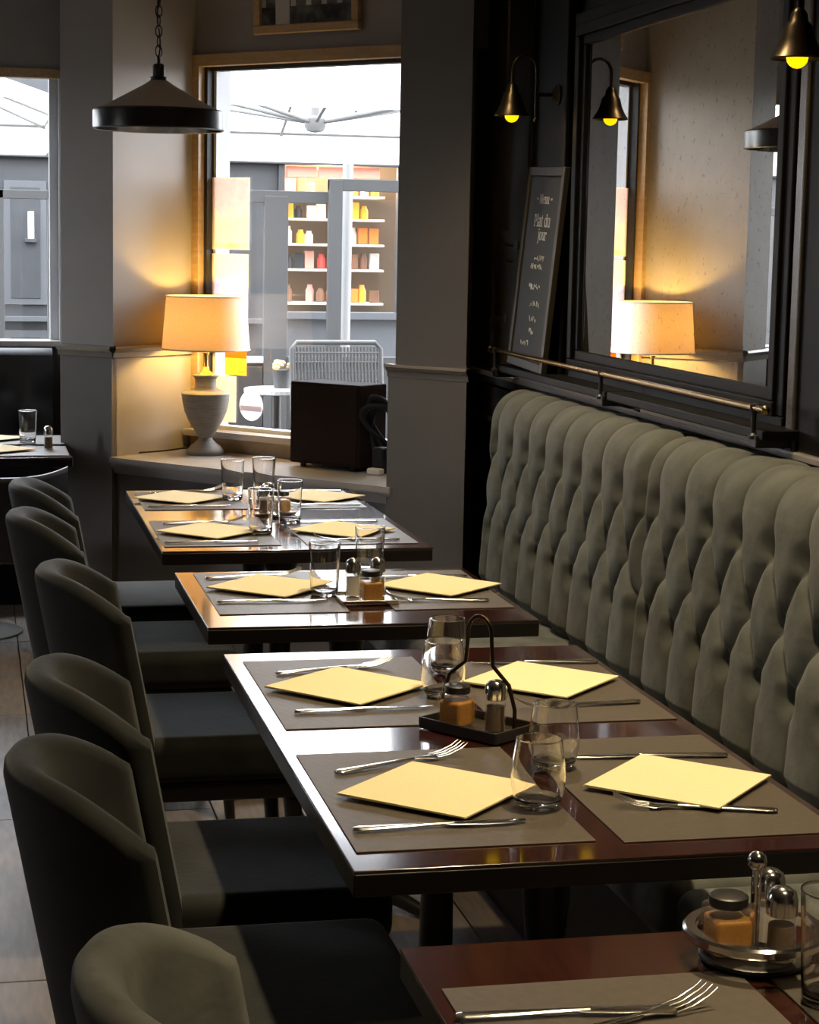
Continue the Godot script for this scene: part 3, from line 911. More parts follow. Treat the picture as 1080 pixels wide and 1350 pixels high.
func banquette() -> void:
	var far := -6.25
	var ln := 1.53
	var names := ["far module of the grey green button tufted velvet bench, next to the pier", "near module of the grey green button tufted velvet bench, at the right edge", "nearest module of the tufted velvet bench, outside the right edge"]
	for mod in 3:
		var z0 := far + mod * (ln + 0.012)
		var t := thing("banquette", names[mod], "bench", Vector3(1.825, 0, z0), 0, "tufted velvet bench modules")
		var nz := 306 if mod < 2 else 60
		var nt := 170 if mod < 2 else 50
		var TL := 0.722
		var rows := []
		for i in nz + 1:
			var z := ln * i / nz
			var row := PackedVector3Array()
			var en := minf(z, ln - z)
			var edge := 1.0
			if en < 0.05: edge = sqrt(maxf(0.0, 1.0 - pow(1.0 - en / 0.05, 2.0)))
			for j in nt + 1:
				var tt := TL * j / nt
				var b := bench_base(tt)
				var h := tuft(z, tt, ln) * (0.5 + 0.5 * edge) - 0.045 * (1.0 - edge)
				var lowfade := clampf(tt / 0.05, 0.0, 1.0)
				h = h * (0.4 + 0.6 * lowfade)
				var p: Vector2 = b[0] + b[1] * h
				row.append(Vector3(p.x, p.y, z))
			rows.append(row)
		# end caps: close to the wall
		var cap0 := PackedVector3Array()
		var cap1 := PackedVector3Array()
		for j in nt + 1:
			var q: Vector3 = rows[0][j]
			cap0.append(Vector3(-0.004, q.y, 0.0))
			var q2: Vector3 = rows[nz][j]
			cap1.append(Vector3(-0.004, q2.y, ln))
		var m := MB.new()
		m.grid(rows)
		m.grid([cap0, rows[0]]); m.grid([rows[nz], cap1])
		# outward is towards the room: check and flip
		var mid := (nz / 2) * (nt + 1) + nt / 3
		if m.n[mid].x > 0.0:
			for k in m.n.size(): m.n[k] = -m.n[k]
			m.ix.reverse()
		part(t, "backrest", m, M.velvet)
		var bm := MB.new(); bm.sphere(Vector3.ZERO, 0.012, 10, Vector3(0.7, 1, 1))
		var bmesh := bm.mesh()
		for k in 3:
			var tr: float = [0.49, 0.345, 0.205][k]
			var z: float = [0.09, 0.18, 0.09][k]
			while z < ln - 0.03:
				var b := bench_base(tr)
				var o := part(t, "button", bmesh, M.velvet)
				var p: Vector2 = b[0] + b[1] * 0.007
				o.position = Vector3(p.x, p.y, z)
				z += 0.18
		m = MB.new(); m.rbox(Vector3(-0.395, 0.40, ln / 2), Vector3(0.48, 0.14, ln - 0.004), 0.035, Basis.IDENTITY, 4)
		part(t, "seat", m, M.velvet)
		m = MB.new(); m.box(Vector3(-0.31, 0.165, ln / 2), Vector3(0.60, 0.33, ln))
		part(t, "plinth", m, M.black)

# ------------------------------------------------------------------ tables
const TX := 0.487
const TW := 0.742
func tables() -> void:
	var spec := [
		[-5.214, -6.502, "far four seat mahogany table by the window ledge", [-5.55, -6.10]],
		[-4.162, -4.876, "small two seat mahogany table, second from the window ledge", [-4.52]],
		[-2.487, -3.887, "large four seat mahogany table with the wire condiment caddy in its middle", [-2.83, -3.55]],
		[-0.85, -2.197, "nearest mahogany table, cut off by the lower edge of the picture", [-1.2, -1.85]],
	]
	for s in spec:
		var zc: float = (s[0] + s[1]) / 2
		var L: float = s[0] - s[1]
		var t := thing("dining_table", s[2], "table", Vector3(TX + TW / 2, 0, zc), 0, "dining tables along the bench")
		var m := MB.new()
		m.rbox(Vector3(0, 0.7475, 0), Vector3(TW, 0.005, L), 0.0015)
		part(t, "tabletop", m, M.table)
		m = MB.new(); m.rbox(Vector3(0, 0.7285, 0), Vector3(TW - 0.001, 0.033, L - 0.001), 0.003)
		part(t, "table_edge", m, M.edge, "thick near black table edge")
		for z in s[3]:
			var lz: float = z - zc
			m = MB.new()
			m.lathe([[0.0, 0.03], [0.045, 0.03], [0.034, 0.12], [0.030, 0.5], [0.042, 0.64], [0.07, 0.70], [0.0, 0.71]], 18, Vector3(0, 0, lz))
			part(t, "pedestal", m, M.leg)
			m = MB.new()
			for k in 4:
				var d := Vector3(cos(PI / 4 + k * PI / 2), 0, sin(PI / 4 + k * PI / 2))
				m.tube([Vector3(0, 0.06, lz), Vector3(0, 0.045, lz) + d * 0.13, Vector3(0, 0.018, lz) + d * 0.235], [0.026, 0.022, 0.016], 8)
			part(t, "foot", m, M.leg)

# ------------------------------------------------------------------ chairs
func chair_proto(label: String) -> Node3D:
	var t := thing("dining_chair", label, "chair", Vector3.ZERO, 0, "dark velvet chairs along the tables")
	var m := MB.new()
	# barrel back: a rounded section swept along a shallow U
	var ns := 44
	var rows := []
	var th := 0.058
	var y0 := 0.40
	var top := 0.835
	var lean := 0.19
	for i in ns + 5:
		var s := clampf(-1.0 + 2.0 * (i - 2.0) / ns, -1.0, 1.0)
		var plan := func(q: float) -> Vector2: return Vector2(0.03 + 0.135 * pow(absf(q), 2.4), 0.232 * q * (1.0 - 0.03 * q * q))
		var p: Vector2 = plan.call(s)
		var tg: Vector2 = (plan.call(minf(s + 0.01, 1.0)) - plan.call(maxf(s - 0.01, -1.0))).normalized()
		var nrm := Vector2(-tg.y, tg.x)       # points back (-x)
		if nrm.x > 0.0: nrm = -nrm
		var shrink := 1.0
		var ext := 0.0
		var e: int = 2 - i if i < 2 else (i - (ns + 2) if i > ns + 2 else 0)
		if e > 0:
			ext = [0.0, 0.018, 0.026][e]
			shrink = [1.0, 0.72, 0.02][e]
			p += tg * ext * (-1.0 if i < 2 else 1.0)
		var tp := top - 0.008 * s * s - 0.055 * pow(clampf((absf(s) - 0.35) / 0.65, 0.0, 1.0), 3.0)
		var row := PackedVector3Array()
		var sec := []
		var hh := (tp - y0) / 2
		var r := th * 0.5
		for k in 7:
			var a := PI * k / 6.0
			sec.append(Vector2(cos(a) * r, hh - r + sin(a) * r))
		for k in 5: sec.append(Vector2(-r, (hh - r) * (1.0 - 2.0 * (k + 1) / 6.0)))
		for k in 7:
			var a := PI + PI * k / 6.0
			sec.append(Vector2(cos(a) * r, -hh + r + sin(a) * r))
		for k in 5: sec.append(Vector2(r, (hh - r) * (-1.0 + 2.0 * (k + 1) / 6.0)))
		for q in sec:
			var yy: float = (tp + y0) / 2 + (q.y if e == 0 else clampf(q.y, -hh + ext, hh - ext) * (1.0 if e < 2 else 0.97))
			var off: Vector2 = p - nrm * q.x * shrink
			row.append(Vector3(off.x + (top - yy) * lean, yy, off.y))
		rows.append(row)
	m.grid(rows, true)
	var mid: int = (ns / 2) * rows[0].size() + 3
	if m.n[mid].y < 0.0:
		for k in m.n.size(): m.n[k] = -m.n[k]
		m.ix.reverse()
	part(t, "backrest", m, M.chair)
	m = MB.new()
	m.rbox(Vector3(0.375, 0.428, 0), Vector3(0.50, 0.105, 0.485), 0.035, Basis.IDENTITY, 4)
	part(t, "seat", m, M.chair)
	m = MB.new(); m.rbox(Vector3(0.37, 0.355, 0), Vector3(0.46, 0.05, 0.44), 0.008)
	part(t, "seat_frame", m, M.leg)
	for sx in [-1.0, 1.0]:
		for sz in [-1.0, 1.0]:
			m = MB.new()
			var x: float = 0.37 + sx * 0.20
			m.tube([Vector3(x, 0.36, sz * 0.19), Vector3(x + sx * 0.03, 0.0, sz * 0.205)], [0.022, 0.014], 8)
			part(t, "leg", m, M.leg)
	return t

func chairs() -> void:
	var c := [
		[0.03, -2.84, "dark velvet chair at the large table, nearer of its two"],
		[0.075, -3.43, "dark velvet chair at the large table, farther of its two"],
		[0.125, -4.50, "dark velvet chair at the small two seat table"],
		[0.075, -5.42, "dark velvet chair at the far table, nearer of its two"],
		[0.095, -6.10, "dark velvet chair at the far table, next to the leather chair"],
		[0.085, -1.97, "nearest velvet chair, coloured paler grey green than the others, cut off by the lower edge"],
	]
	var proto: Node3D
	for k in c.size():
		if k == 0:
			proto = chair_proto(c[k][2]); proto.position = Vector3(c[k][0], 0, c[k][1])
		else:
			var o := copy_of(proto, Vector3(c[k][0], 0, c[k][1]), 0.0, c[k][2])
			if k == 5:      # the nearest chair takes the bench material, paler than the other chairs
				for called in ["backrest", "seat"]: (o.get_node(called) as MeshInstance3D).material_override = M.velvet

# ------------------------------------------------------------------ lamps
func lamps() -> void:
	# pendant
	var p := thing("pendant_lamp", "black and pewter cone pendant lamp hanging on a chain by the left window pillar", "pendant lamp", Vector3(0.644, 1.95, -7.05))
	var m := MB.new()
	m.lathe([[0.222, 0.068], [0.205, 0.074], [0.150, 0.102], [0.095, 0.132], [0.055, 0.154], [0.034, 0.168], [0.030, 0.172]], 48)
	part(p, "shade", m, mat(lin(0.30, 0.255, 0.225), 0.42, 0.4), "pewter coloured cone")
	m = MB.new()
	m.lathe([[0.218, 0.002], [0.224, 0.0], [0.229, 0.004], [0.229, 0.062], [0.222, 0.070]], 48)
	part(p, "rim", m, mat(lin(0.014, 0.013, 0.013), 0.3))
	m = MB.new()
	m.lathe([[0.028, 0.166], [0.090, 0.128], [0.150, 0.096], [0.205, 0.066], [0.218, 0.058], [0.218, 0.002]], 48)
	part(p, "reflector", m, mat(lin(0.75, 0.75, 0.74), 0.12, 1.0))
	m = MB.new()
	m.lathe([[0.0, 0.165], [0.031, 0.165], [0.031, 0.182], [0.022, 0.186], [0.021, 0.222], [0.015, 0.228], [0.006, 0.230], [0.006, 0.256], [0.0, 0.258]], 20)
	part(p, "cap", m, M.iron)
	var y := 0.252
	var k := 0
	while y < 0.99:
		m = MB.new()
		m.torus(Vector3(0, y + 0.019, 0), 0.012, 0.0022, Basis(Vector3.UP, PI / 2 * (k % 2) + 0.3) * Basis(Vector3(1, 0, 0), PI / 2), 16, 1.65)
		part(p, "chain_link", m, M.iron)
		y += 0.034; k += 1
	m = MB.new()
	var cord := []
	for i in 20: cord.append(Vector3(0.006 * sin(i * 1.3), 0.25 + i * 0.0395, 0.006 * cos(i * 1.3)))
	m.tube(cord, 0.003, 6)
	part(p, "cord", m, M.iron)
	# table lamp
	var q := W(1.475, 0.325)
	var t := thing("table_lamp", "grey urn table lamp with a lit cream drum shade on the window ledge", "table lamp", Vector3(q.x, 0.715, q.y))
	m = MB.new()
	m.lathe([[0.0, 0.0], [0.076, 0.0], [0.078, 0.010], [0.074, 0.020], [0.068, 0.024], [0.060, 0.036], [0.042, 0.048], [0.030, 0.060], [0.026, 0.070]], 36)
	part(t, "foot", m, M.urn)
	m = MB.new()
	m.lathe([[0.026, 0.068], [0.036, 0.082], [0.052, 0.108], [0.070, 0.140], [0.085, 0.175], [0.093, 0.210], [0.0965, 0.238], [0.098, 0.246], [0.094, 0.252], [0.078, 0.256], [0.058, 0.262], [0.046, 0.268], [0.043, 0.280], [0.043, 0.304], [0.048, 0.312], [0.053, 0.316], [0.053, 0.321], [0.0, 0.323]], 40)
	part(t, "urn", m, M.urn)
	m = MB.new()
	m.lathe([[0.034, 0.321], [0.028, 0.330], [0.016, 0.338], [0.012, 0.352], [0.009, 0.356], [0.009, 0.400], [0.014, 0.406], [0.014, 0.412], [0.009, 0.418], [0.009, 0.440], [0.016, 0.442], [0.016, 0.475], [0.0, 0.476]], 20)
	part(t, "stem", m, M.gold)
	m = MB.new()
	m.lathe([[0.176, 0.424], [0.1585, 0.634]], 56)
	var sh := part(t, "shade", m, M.shade, "cream fabric drum shade")
	for a in [[0.176, 0.424], [0.1585, 0.634]]:
		m = MB.new(); m.torus(Vector3(0, a[1], 0), a[0], 0.003, Basis.IDENTITY, 56)
		part(sh, "shade_ring", m, mat(lin(0.72, 0.66, 0.55), 0.8))
	m = MB.new(); m.sphere(Vector3(0, 0.515, 0), 0.032, 16, Vector3(1, 1.3, 1))
	var glow := mat(lin(1, 0.8, 0.5), 0.5)
	glow.emission_enabled = true; glow.emission = lin(1.0, 0.72, 0.34); glow.emission_energy_multiplier = 4.0
	part(t, "bulb", m, glow)
	var l := OmniLight3D.new()
	l.name = "table_lamp_light"; l.position = Vector3(0, 0.515, 0)
	l.light_color = lin(1.0, 0.60, 0.14); l.light_energy = 0.34; l.light_size = 0.03; l.omni_range = 14; l.omni_attenuation = 2.0; l.shadow_enabled = true
	t.add_child(l)
	m = MB.new()
	var b := bay_basis()
	var flex := []
	for i in 24:
		var f := i / 23.0
		flex.append(b * Vector3(-0.07 - 0.17 * f, 0.012 + 0.02 * (1 - f) * (1 - f) - 0.008, 0.02 + 0.24 * f + 0.03 * sin(f * 7.0)))
	m.tube(flex, 0.0035, 6)
	part(t, "flex", m, M.iron)
	# recessed ceiling spots over the tables
	var where := [[1.15, -2.75], [1.15, -4.25], [1.15, -1.15], [1.15, -5.75]]
	var labs := ["recessed ceiling spot over the large table", "recessed ceiling spot over the small table", "recessed ceiling spot over the nearest table", "recessed ceiling spot over the far table"]
	for i in where.size():
		var d := thing("ceiling_spot", labs[i], "ceiling light", Vector3(where[i][0], TOP - 0.012, where[i][1]), 0, "recessed ceiling spots")
		m = MB.new(); m.lathe([[0.045, 0.0], [0.062, -0.004], [0.066, 0.002], [0.062, 0.011], [0.045, 0.011]], 28)
		part(d, "trim_ring", m, M.steel)
		m = MB.new(); m.lathe([[0.045, 0.006], [0.0, 0.006]], 28)
		var gl := mat(lin(1, 0.9, 0.7), 0.5)
		gl.emission_enabled = true; gl.emission = lin(1.0, 0.80, 0.50); gl.emission_energy_multiplier = 6.0
		part(d, "lamp_disc", m, gl)
		var s := SpotLight3D.new()
		s.name = "ceiling_spot_light"
		s.position = Vector3(0, -0.01, 0); s.rotation.x = -PI / 2
		s.light_color = lin(1.0, 0.80, 0.50); s.light_energy = [5.2, 4.3, 4.2, 3.4][i]; s.light_size = 0.045
		s.spot_angle = 47.0; s.spot_angle_attenuation = 1.0; s.spot_range = 12; s.spot_attenuation = 2.0; s.shadow_enabled = true
		d.add_child(s)

# ------------------------------------------------------------------ posters, speaker, picture
func poster(s0: float, s1: float, y0: float, y1: float, sd: int, style: int, label: String, dd := 0.524) -> void:
	var w := s0 - s1
	var h := y1 - y0
	var im := Image.create(128, 192, false, Image.FORMAT_RGB8)
	var f := noise_image(sd, 0.03, 4, 256)
	for y in 192:
		for x in 128:
			var k: float = f.get_pixel(x, y).r
			var c := Color(0.93, 0.90, 0.88)
			var yy := y / 192.0
			if style == 0:
				c = Color(0.96, 0.87, 0.85).lerp(Color(0.98, 0.93, 0.91), k)
				if yy > 0.5 + (k - 0.5) * 0.4: c = Color(0.99, 0.95, 0.88).lerp(Color(0.97, 0.91, 0.83), k)
				if yy > 0.9 and k > 0.5: c = Color(0.99, 0.92, 0.72)
			elif style == 1:
				c = Color(0.90, 0.88, 0.95).lerp(Color(0.98, 0.96, 0.96), k)
				if yy < 0.35 + (k - 0.5) * 0.3: c = Color(0.99, 0.95, 0.87).lerp(Color(0.97, 0.92, 0.88), k)
			elif style == 2:
				c = Color(0.95, 0.45, 0.04) if yy < 0.5 else Color(0.98, 0.77, 0.33)
				if yy > 0.18 and yy < 0.25 and x > 14 and x < 104 and (x / 5) % 4 != 0: c = Color(0.99, 0.80, 0.55)
				if yy > 0.86 and yy < 0.92 and x > 80 and x < 112 and (x / 3) % 3 != 0: c = Color(0.85, 0.6, 0.2)
			else:
				c = Color(0.93, 0.88, 0.78).lerp(Color(0.97, 0.93, 0.86), k)
			if style < 2 and (x < 4 or x > 123 or y < 4 or y > 187): c = Color(0.98, 0.94, 0.88)
			im.set_pixel(x, y, c)
	var mt := StandardMaterial3D.new()
	mt.albedo_texture = ImageTexture.create_from_image(im)
	mt.roughness = 0.6
	mt.backlight_enabled = true; mt.backlight = lin(1.0, 0.98, 0.95)
	var m := MB.new()
	var hx := w / 2
	m.quad(Vector3(-hx, 0, 0.001), Vector3(hx, 0, 0.001), Vector3(hx, h, 0.001), Vector3(-hx, h, 0.001))
	m.quad(Vector3(hx, 0, 0.0), Vector3(-hx, 0, 0.0), Vector3(-hx, h, 0.0), Vector3(hx, h, 0.0))
	var o := part(self, "poster", m, mt)
	tag(o, label, "poster", "papers taped inside the corner window")
	o.position = W3((s0 + s1) / 2, y0, dd)
	o.rotation.y = BAY_TURN

func ledge_things() -> void:
	poster(1.618, 1.420, 1.535, 1.825, 41, 0, "pale pink and orange poster taped highest on the corner window")
	poster(1.618, 1.425, 1.17, 1.518, 42, 1, "white and yellow poster on the window just behind the lamp shade")
	poster(1.545, 1.43, 1.025, 1.165, 43, 2, "orange and yellow flyer on the window below the lamp shade")
	poster(1.60, 1.485, 0.83, 1.02, 44, 3, "plain cream sheet low on the window behind the lamp urn")
	# round sticker
	var st := MB.new()
	st.lathe([[0.0, 0.0], [0.062, 0.0], [0.062, 0.0015], [0.0, 0.0015]], 36, Vector3.ZERO, Basis(Vector3(1, 0, 0), PI / 2))
	var o := thing("window_sticker", "round white and lavender sticker low on the corner window", "sticker", W3(1.405, 0.905, 0.526), BAY_TURN)
	var smat := mat(lin(0.78, 0.78, 0.86), 0.5)
	smat.backlight_enabled = true; smat.backlight = lin(0.8, 0.8, 0.8)
	part(o, "disc", st, smat)
	st = MB.new()
	st.rbox(Vector3(0, -0.012, 0.0022), Vector3(0.112, 0.022, 0.001), 0.0)
	var lm := mat(lin(0.42, 0.42, 0.66), 0.5)
	lm.backlight_enabled = true; lm.backlight = lin(0.6, 0.6, 0.7)
	part(o, "band", st, lm)
	# speaker box
	var sp := thing("speaker_box", "dark brown speaker box on small feet at the right of the window ledge", "speaker", W3(0.81, 0.715, 0.335), BAY_TURN)
	var m := MB.new()
	m.rbox(Vector3(0, 0.172, 0), Vector3(0.335, 0.312, 0.17), 0.006, Basis.IDENTITY, 2)
	part(sp, "cabinet", m, M.speaker)
	m = MB.new(); m.rbox(Vector3(0, 0.172, 0.087), Vector3(0.315, 0.292, 0.008), 0.003)
	part(sp, "grille", m, M.speaker)
	for sx in [-1.0, 1.0]:
		for sz in [-1.0, 1.0]:
			m = MB.new(); m.lathe([[0.0, 0.0], [0.010, 0.0], [0.013, 0.017], [0.0, 0.017]], 12, Vector3(sx * 0.12, 0, sz * 0.06))
			part(sp, "foot", m, M.iron)
	# cables behind it
	var cb := thing("cable_coil", "tangle of black cables and adapter between the speaker and the pier", "cable", W3(0.575, 0.715, 0.30), BAY_TURN)
	for k in 5:
		m = MB.new()
		m.torus(Vector3(0.0 + 0.008 * k, 0.16 + 0.012 * (k % 3), -0.01 * k), 0.05 + 0.006 * k, 0.007, Basis(Vector3(0, 0, 1), 0.2 * k) * Basis(Vector3(1, 0, 0), PI / 2 + 0.2 * k), 24, 1.9)
		part(cb, "loop", m, M.cloth_black)
	m = MB.new(); m.rbox(Vector3(0.0, 0.05, 0.0), Vector3(0.05, 0.10, 0.06), 0.01)
	part(cb, "adapter", m, M.cloth_black)
	m = MB.new(); m.rbox(Vector3(0.01, 0.012, 0.05), Vector3(0.06, 0.024, 0.035), 0.006)
	part(cb, "plug", m, M.salt, "white plug")
	# picture over the window
	var pc := thing("framed_picture", "black and white photograph in a gilt wooden frame above the corner window", "picture", W3(1.085, 2.375, 0.47), BAY_TURN)
	pc.rotation = Vector3(0.03, BAY_TURN, 0.0)
	var W0 := 0.52
	var H0 := 0.40
	for s in [-1.0, 1.0]:
		m = MB.new(); m.rbox(Vector3(0, H0 / 2 + s * (H0 / 2 - 0.0175), 0.012), Vector3(W0, 0.035, 0.024), 0.005)
		part(pc, "frame", m, M.oak)
		m = MB.new(); m.rbox(Vector3(s * (W0 / 2 - 0.0175), H0 / 2, 0.012), Vector3(0.035, H0 - 0.07, 0.024), 0.005)
		part(pc, "frame", m, M.oak)
	var im := Image.create(256, 192, false, Image.FORMAT_RGB8)
	var f := noise_image(51, 0.02, 5, 256)
	for y in 192:
		for x in 256:
			var k: float = f.get_pixel(x, y).r
			var g := 0.25 + 0.3 * k
			if (x / 14) % 3 == 0 and y > 40: g = 0.68 + 0.2 * k
			if y > 150: g = 0.12 + 0.4 * k
			if x > 40 and x < 80 and y > 130: g = 0.8
			if y < 40: g = 0.7 + 0.2 * k
			im.set_pixel(x, y, Color(g, g * 0.98, g * 0.95))
	var pm := StandardMaterial3D.new()
	pm.albedo_texture = ImageTexture.create_from_image(im); pm.roughness = 0.25
	m = MB.new()
	m.quad(Vector3(-W0 / 2 + 0.03, 0.03, 0.008), Vector3(W0 / 2 - 0.03, 0.03, 0.008), Vector3(W0 / 2 - 0.03, H0 - 0.03, 0.008), Vector3(-W0 / 2 + 0.03, H0 - 0.03, 0.008))
	part(pc, "print", m, pm, "black and white photograph of a street")

# ------------------------------------------------------------------ table settings
var proto := {}
func instance(key: String, called: String, category: String, group: String, label: String, at: Vector3, turn: float, maker: Callable) -> Node3D:
	if not proto.has(key):
		var t := thing(called, label, category, at, turn, group)
		maker.call(t)
		proto[key] = t
		return t
	var c := copy_of(proto[key], at, turn, label)
	c.set_meta("group", group)
	return c

func placemat(x0: float, x1: float, z0: float, z1: float, label: String, y := 0.75) -> void:
	var m := MB.new()
	m.rbox(Vector3((x0 + x1) / 2, y + 0.0012, (z0 + z1) / 2), Vector3(absf(x1 - x0), 0.0022, absf(z1 - z0)), 0.0008)
	tag(part(self, "placemat", m, M.placemat), label, "placemat", "brown placemats")

func napkin(x: float, z: float, turn: float, label: String, y := 0.7585) -> void:
	instance("napkin", "paper_napkin", "napkin", "cream paper napkins", label, Vector3(x, y, z), turn, func(t: Node3D) -> void:
		var m := MB.new()
		m.rbox(Vector3(0, 0.0010, 0), Vector3(0.222, 0.0016, 0.222), 0.0006)
		part(t, "lower_fold", m, M.napkin)
		m = MB.new(); m.rbox(Vector3(-0.001, 0.0029, 0.001), Vector3(0.220, 0.0016, 0.220), 0.0006, Basis(Vector3(1, 0, 0.3).normalized(), 0.004))
		part(t, "upper_fold", m, M.napkin))

func strip(m: MB, pts: Array, widths: Array, thick: float) -> void:     # flat bar along +x, pts: [x, y, z]
	var rows := []
	for i in pts.size():
		var p: Vector3 = pts[i]
		var w: float = widths[i] / 2.0
		var row := PackedVector3Array()
		for k in 8:
			var a := TAU * k / 8 + PI / 8
			row.append(p + Vector3(0, sin(a) * thick * 0.54, cos(a) * w * 1.08))
		rows.append(row)
	var s := PackedVector3Array()
	var e := PackedVector3Array()
	for k in 8: s.append(pts[0]); e.append(pts[pts.size() - 1])
	rows.push_front(s); rows.append(e)
	m.grid(rows, true)

func cutlery(kind: String, from: Vector2, to: Vector2, label: String, y := 0.7545) -> void:
	var d := to - from
	var turn := -atan2(d.y, d.x)
	var at := Vector3(from.x, y, from.y)
	var group := {"knife": "table knives", "fork": "table forks", "spoon": "table spoons"}[kind] as String
	instance(kind, "table_" + kind, kind, group, label, at, turn, func(t: Node3D) -> void:
		t.scale = Vector3(1.13, 1.13, 1.13)
		var m := MB.new()
		strip(m, [Vector3(0.0, 0.0015, 0), Vector3(0.008, 0.002, 0), Vector3(0.04, 0.0022, 0), Vector3(0.10, 0.003, 0), Vector3(0.13, 0.0032, 0)], [0.010, 0.019, 0.016, 0.009, 0.007], 0.0042)
		part(t, "handle", m, M.steel)
		if kind == "knife":
			m = MB.new()
			strip(m, [Vector3(0.115, 0.003, 0), Vector3(0.125, 0.003, 0), Vector3(0.16, 0.0025, 0.001), Vector3(0.20, 0.002, 0.001), Vector3(0.225, 0.002, -0.002)], [0.008, 0.015, 0.018, 0.017, 0.007], 0.0020)
			part(t, "blade", m, M.steel)
		elif kind == "fork":
			m = MB.new()
			strip(m, [Vector3(0.13, 0.0032, 0), Vector3(0.145, 0.0030, 0), Vector3(0.158, 0.0022, 0), Vector3(0.168, 0.0025, 0)], [0.007, 0.014, 0.025, 0.027], 0.0024)
			part(t, "head", m, M.steel)
			for k in 4:
				m = MB.new()
				var z := -0.0117 + k * 0.0078
				strip(m, [Vector3(0.165, 0.0025, z), Vector3(0.185, 0.0045, z), Vector3(0.205, 0.011, z), Vector3(0.216, 0.017, z)], [0.0040, 0.0034, 0.0030, 0.0014], 0.0018)
				part(t, "tine", m, M.steel)
		else:
			m = MB.new()
			strip(m, [Vector3(0.13, 0.0032, 0), Vector3(0.145, 0.004, 0), Vector3(0.165, 0.0035, 0), Vector3(0.188, 0.0035, 0), Vector3(0.202, 0.006, 0)], [0.007, 0.024, 0.038, 0.032, 0.008], 0.003)
			part(t, "bowl", m, M.steel))

func tumbler(kind: String, x: float, z: float, label: String, y := 0.7505) -> void:
	var maker := func(t: Node3D) -> void:
		var outer: Array
		if kind == "round":
			outer = [[0.0, 0.0], [0.026, 0.0], [0.031, 0.003], [0.037, 0.016], [0.0405, 0.034], [0.041, 0.050], [0.0395, 0.070], [0.0365, 0.090], [0.0345, 0.104]]
		else:
			outer = [[0.0, 0.0], [0.029, 0.0], [0.032, 0.003], [0.033, 0.02], [0.0345, 0.06], [0.037, 0.11], [0.038, 0.128]]
		var pr := outer.duplicate()
		pr.append([outer[outer.size() - 1][0] - 0.0007, outer[outer.size() - 1][1] + 0.0008])
		var base := 0.013
		for i in range(outer.size() - 1, 1, -1):
			var yy: float = outer[i][1]
			if yy < base: break
			pr.append([outer[i][0] - 0.0016, yy])
		pr.append([pr[pr.size() - 1][0] * 0.86, base])
		pr.append([0.0, base - 0.001])
		var m := MB.new()
		m.lathe(pr, 40)
		part(t, "bowl", m, M.solid_glass)
		m = MB.new()
		m.lathe([[0.0, 0.001], [0.024, 0.001], [0.028, 0.004], [0.0285, 0.009], [0.022, 0.0115], [0.0, 0.0105]], 32)
		part(t, "glass_base", m, M.solid_glass)
		m = MB.new()
		m.torus(Vector3(0, outer[outer.size() - 1][1], 0), outer[outer.size() - 1][0] - 0.0008, 0.0011, Basis.IDENTITY, 40)
		part(t, "rim", m, M.solid_glass)
	instance("tumbler_" + kind, "water_glass" if kind == "tall" else "stemless_glass", "glass", "clear drinking glasses", label, Vector3(x, y, z), 0.0, maker)

func mustard_jar(x: float, z: float, label: String, y: float, turn := 0.0) -> void:
	instance("mustard", "mustard_jar", "jar", "mustard jars", label, Vector3(x, y, z), turn, func(t: Node3D) -> void:
		var m := MB.new(); m.rbox(Vector3(0, 0.024, 0), Vector3(0.046, 0.044, 0.046), 0.006, Basis.IDENTITY, 2)
		part(t, "mustard", m, M.mustard)
		m = MB.new(); m.rbox(Vector3(0, 0.030, 0), Vector3(0.052, 0.060, 0.052), 0.008, Basis.IDENTITY, 3)
		part(t, "glass_body", m, M.glass)
		m = MB.new(); m.lathe([[0.0, 0.058], [0.022, 0.058], [0.023, 0.062], [0.023, 0.070], [0.020, 0.072], [0.0, 0.073]], 24)
		part(t, "lid", m, M.iron))

func shaker(kind: String, x: float, z: float, label: String, y: float) -> void:
	instance("shaker_" + kind, kind + "_shaker", "shaker", kind + " shakers", label, Vector3(x, y, z), 0.4, func(t: Node3D) -> void:
		var m := MB.new(); m.lathe([[0.0, 0.003], [0.0165, 0.003], [0.0150, 0.045], [0.0, 0.046]], 10)
		part(t, kind, m, M.salt if kind == "salt" else M.pepper)
		m = MB.new(); m.lathe([[0.0, 0.0], [0.019, 0.0], [0.0195, 0.004], [0.0165, 0.058]], 10)
		part(t, "glass_body", m, M.glass)
		m = MB.new(); m.lathe([[0.0168, 0.056], [0.0185, 0.057], [0.0185, 0.074], [0.016, 0.084], [0.009, 0.089], [0.0, 0.090]], 24)
		part(t, "steel_cap", m, M.steel))

